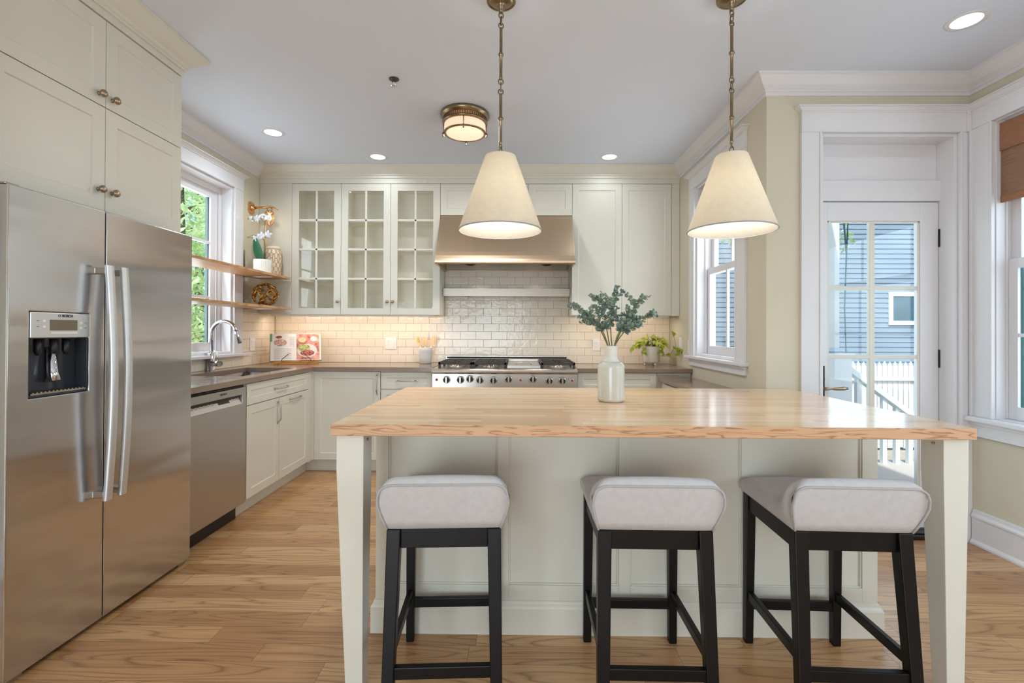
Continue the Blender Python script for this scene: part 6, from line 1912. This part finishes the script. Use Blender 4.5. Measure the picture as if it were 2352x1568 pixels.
# porch: column, newel and stair railing
t = thing('porch_column', 'white porch column just outside the glazed door', 'column', (2.93, 4.55, -0.02))
m = MB(); m.box(2.87, 3.02, 4.55, 4.70, 1.08, 3.2); m.build('shaft', 'extwhite', t, bevel=0.004)
m = MB(); m.box(2.78, 3.155, 4.53, 4.72, 1.005, 1.03); m.build('capital', 'extwhite', t, bevel=0.004)
m = MB(); m.box(2.80, 3.135, 4.545, 4.705, -0.02, 1.005); m.build('pedestal', 'extwhite', t, bevel=0.003)
m = MB(); m.box(2.70, 3.20, 4.50, 4.75, 3.2, 3.35); m.box(1.63, 5.0, 4.50, 4.75, 3.35, 3.6)
o = m.build('porch_beam', 'extwhite', loc=(2.9, 4.6, 3.2)); tag(o, 'white porch roof beam above the column, over the glazed door', 'beam')
t = thing('stair_railing', 'white stair handrail with balusters descending to the right outside', 'railing', (3.5, 4.6, -0.5))
p0, p1 = Vector((3.135, 4.62, 0.885)), Vector((4.35, 4.62, 0.0))
m = MB(); m.bar(p0, p1, 0.09, 0.05, up=(0, 0, 1)); m.build('handrail', 'extwhite', t, bevel=0.004)
q0, q1 = Vector((3.135, 4.62, 0.02)), Vector((4.35, 4.62, -0.86))
m = MB(); m.bar(q0 + Vector((0, 0, 0.62)) * 0, q1, 0.07, 0.05, up=(0, 0, 1)); m.build('bottom_rail', 'extwhite', t)
for k in range(9):
    x = 3.24 + k * 0.122; f = (x - 3.135) / (4.35 - 3.135)
    m = MB(); m.box(x - 0.02, x + 0.02, 4.60, 4.64, q0.z + (q1.z - q0.z) * f, p0.z + (p1.z - p0.z) * f); m.build('baluster', 'extwhite', t)
m = MB(); m.box(4.33, 4.45, 4.56, 4.68, -1.2, 0.12); m.build('end_post', 'extwhite', t)
m = MB(); m.tube([(3.66, 5.4, 3.2), (3.62, 5.4, 2.6), (3.66, 5.4, 2.1), (3.64, 5.4, 1.5), (3.66, 5.4, 0.9), (3.71, 5.4, 0.3), (3.70, 5.4, -1.2)], [0.008, 0.010, 0.008, 0.007, 0.006, 0.005, 0.004], 8)
m.tube([(3.66, 5.4, 3.2), (3.70, 5.42, 2.7), (3.66, 5.4, 2.1)], 0.007, 6)
o = m.build('hanging_cable', 'darkglass', loc=(3.66, 5.4, -1.2)); tag(o, 'thin dark cable hanging in the yard behind the glazed door', 'cable')

m = MB()
for k in range(16):
    y = 0.8 + k * 0.30
    m.box(5.4, 5.43, y, y + 0.285, -1.2, 3.4)
m.box(5.43, 7.4, 0.8, 5.6, -1.2, 3.4)
o = m.build('garden_shed', 'teal', loc=(6.2, 3.2, -1.2)); tag(o, 'dark teal boarded shed outside the far right window', 'shed')

# trees
def tree(label, cx, cy_, z0, z1, R, n, seedv, L, mat='treeleaf', face=(1, 0, 0), group='trees outside the sink window'):
    t = thing('tree', label, 'tree', (cx, cy_, -1.2), group)
    rnd = random.Random(seedv); m = MB()
    m.tube([(cx, cy_, -1.2), (cx + 0.05, cy_, 0.5), (cx - 0.05, cy_ + 0.1, z1 - 0.6)], [0.16, 0.13, 0.05], 10)
    for k in range(7):
        a = rnd.uniform(0, 2 * PI); z = rnd.uniform(0.3, z1 - 1)
        m.tube([(cx, cy_, z), (cx + R * 0.6 * math.cos(a), cy_ + R * 0.6 * math.sin(a), z + 0.7)], [0.05, 0.015], 6)
    m.build('trunk', 'bark', t)
    m = MB(); fp = [(0.0, 0), (0.35, 1), (1.0, 0)]
    cl = []
    for k in range(n // 22):
        while True:
            p = Vector((rnd.uniform(-1, 1), rnd.uniform(-1, 1), rnd.uniform(-1, 1)))
            if p.length < 1: break
        cl.append(Vector((cx + p.x * R, cy_ + p.y * R, (z0 + z1) / 2 + p.z * (z1 - z0) / 2)))
    P = []; fs = []
    for c in cl:
        for k in range(22):
            p = c + Vector((rnd.gauss(0, .14), rnd.gauss(0, .14), rnd.gauss(0, .07)))
            d = Vector((rnd.uniform(-1, 1), rnd.uniform(-1, 1), rnd.uniform(-0.9, 0.2))).normalized(); s = d.cross(Vector((rnd.uniform(-.5, .5), rnd.uniform(-.5, .5), 1))).normalized(); l = L * rnd.uniform(.7, 1.3)
            b = len(P); P += [tuple(p), tuple(p + d * l * .4 + s * l * .22), tuple(p + d * l), tuple(p + d * l * .4 - s * l * .22)]; fs.append((b, b + 1, b + 2, b + 3))
    m.add(P, fs); m.build('foliage', mat, t, recalc=False)
tree('leafy tree filling the sink window, nearest the glass', -5.55, 7.7, 0.0, 4.6, 1.75, 13000, 1, 0.13)
tree('leafy tree standing behind, left part of the sink window view', -8.4, 12.4, -0.4, 7.0, 2.4, 9000, 2, 0.17)
tree('leafy tree beyond the corner of the sink window view', -4.3, 12.0, -0.5, 6.0, 1.4, 6000, 3, 0.17)
tree('green tree seen through the top of the kitchen window on the right', 4.0, 7.1, 2.3, 5.0, 1.1, 5000, 4, 0.12, group=None)
t = thing('garden_shrub', 'low leafy shrub at the bottom of the kitchen window on the right', 'shrub', (4.25, 9.1, -1.2))
rnd = random.Random(9); m = MB(); P = []; fs = []
for k in range(2500):
    p = Vector((4.25 + rnd.gauss(0, .3), 9.1 + rnd.gauss(0, .2), -0.3 + rnd.uniform(-0.9, 1.0) * 0.9)); d = Vector((rnd.uniform(-1, 1), rnd.uniform(-1, 1), rnd.uniform(-0.5, 1))).normalized(); s = d.cross(Vector((0.1, 0.2, 1))).normalized(); l = 0.14
    b = len(P); P += [tuple(p), tuple(p + d * l * .4 + s * l * .2), tuple(p + d * l), tuple(p + d * l * .4 - s * l * .2)]; fs.append((b, b + 1, b + 2, b + 3))
m.add(P, fs); m.build('foliage', 'treeleaf', t, recalc=False)
m = MB(); m.tube([(4.25, 9.1, -1.2), (4.25, 9.1, -0.2)], 0.04, 8); m.build('trunk', 'bark', t)

for o in list(bpy.data.objects):
    if '_o' in o:
        del o['_o']
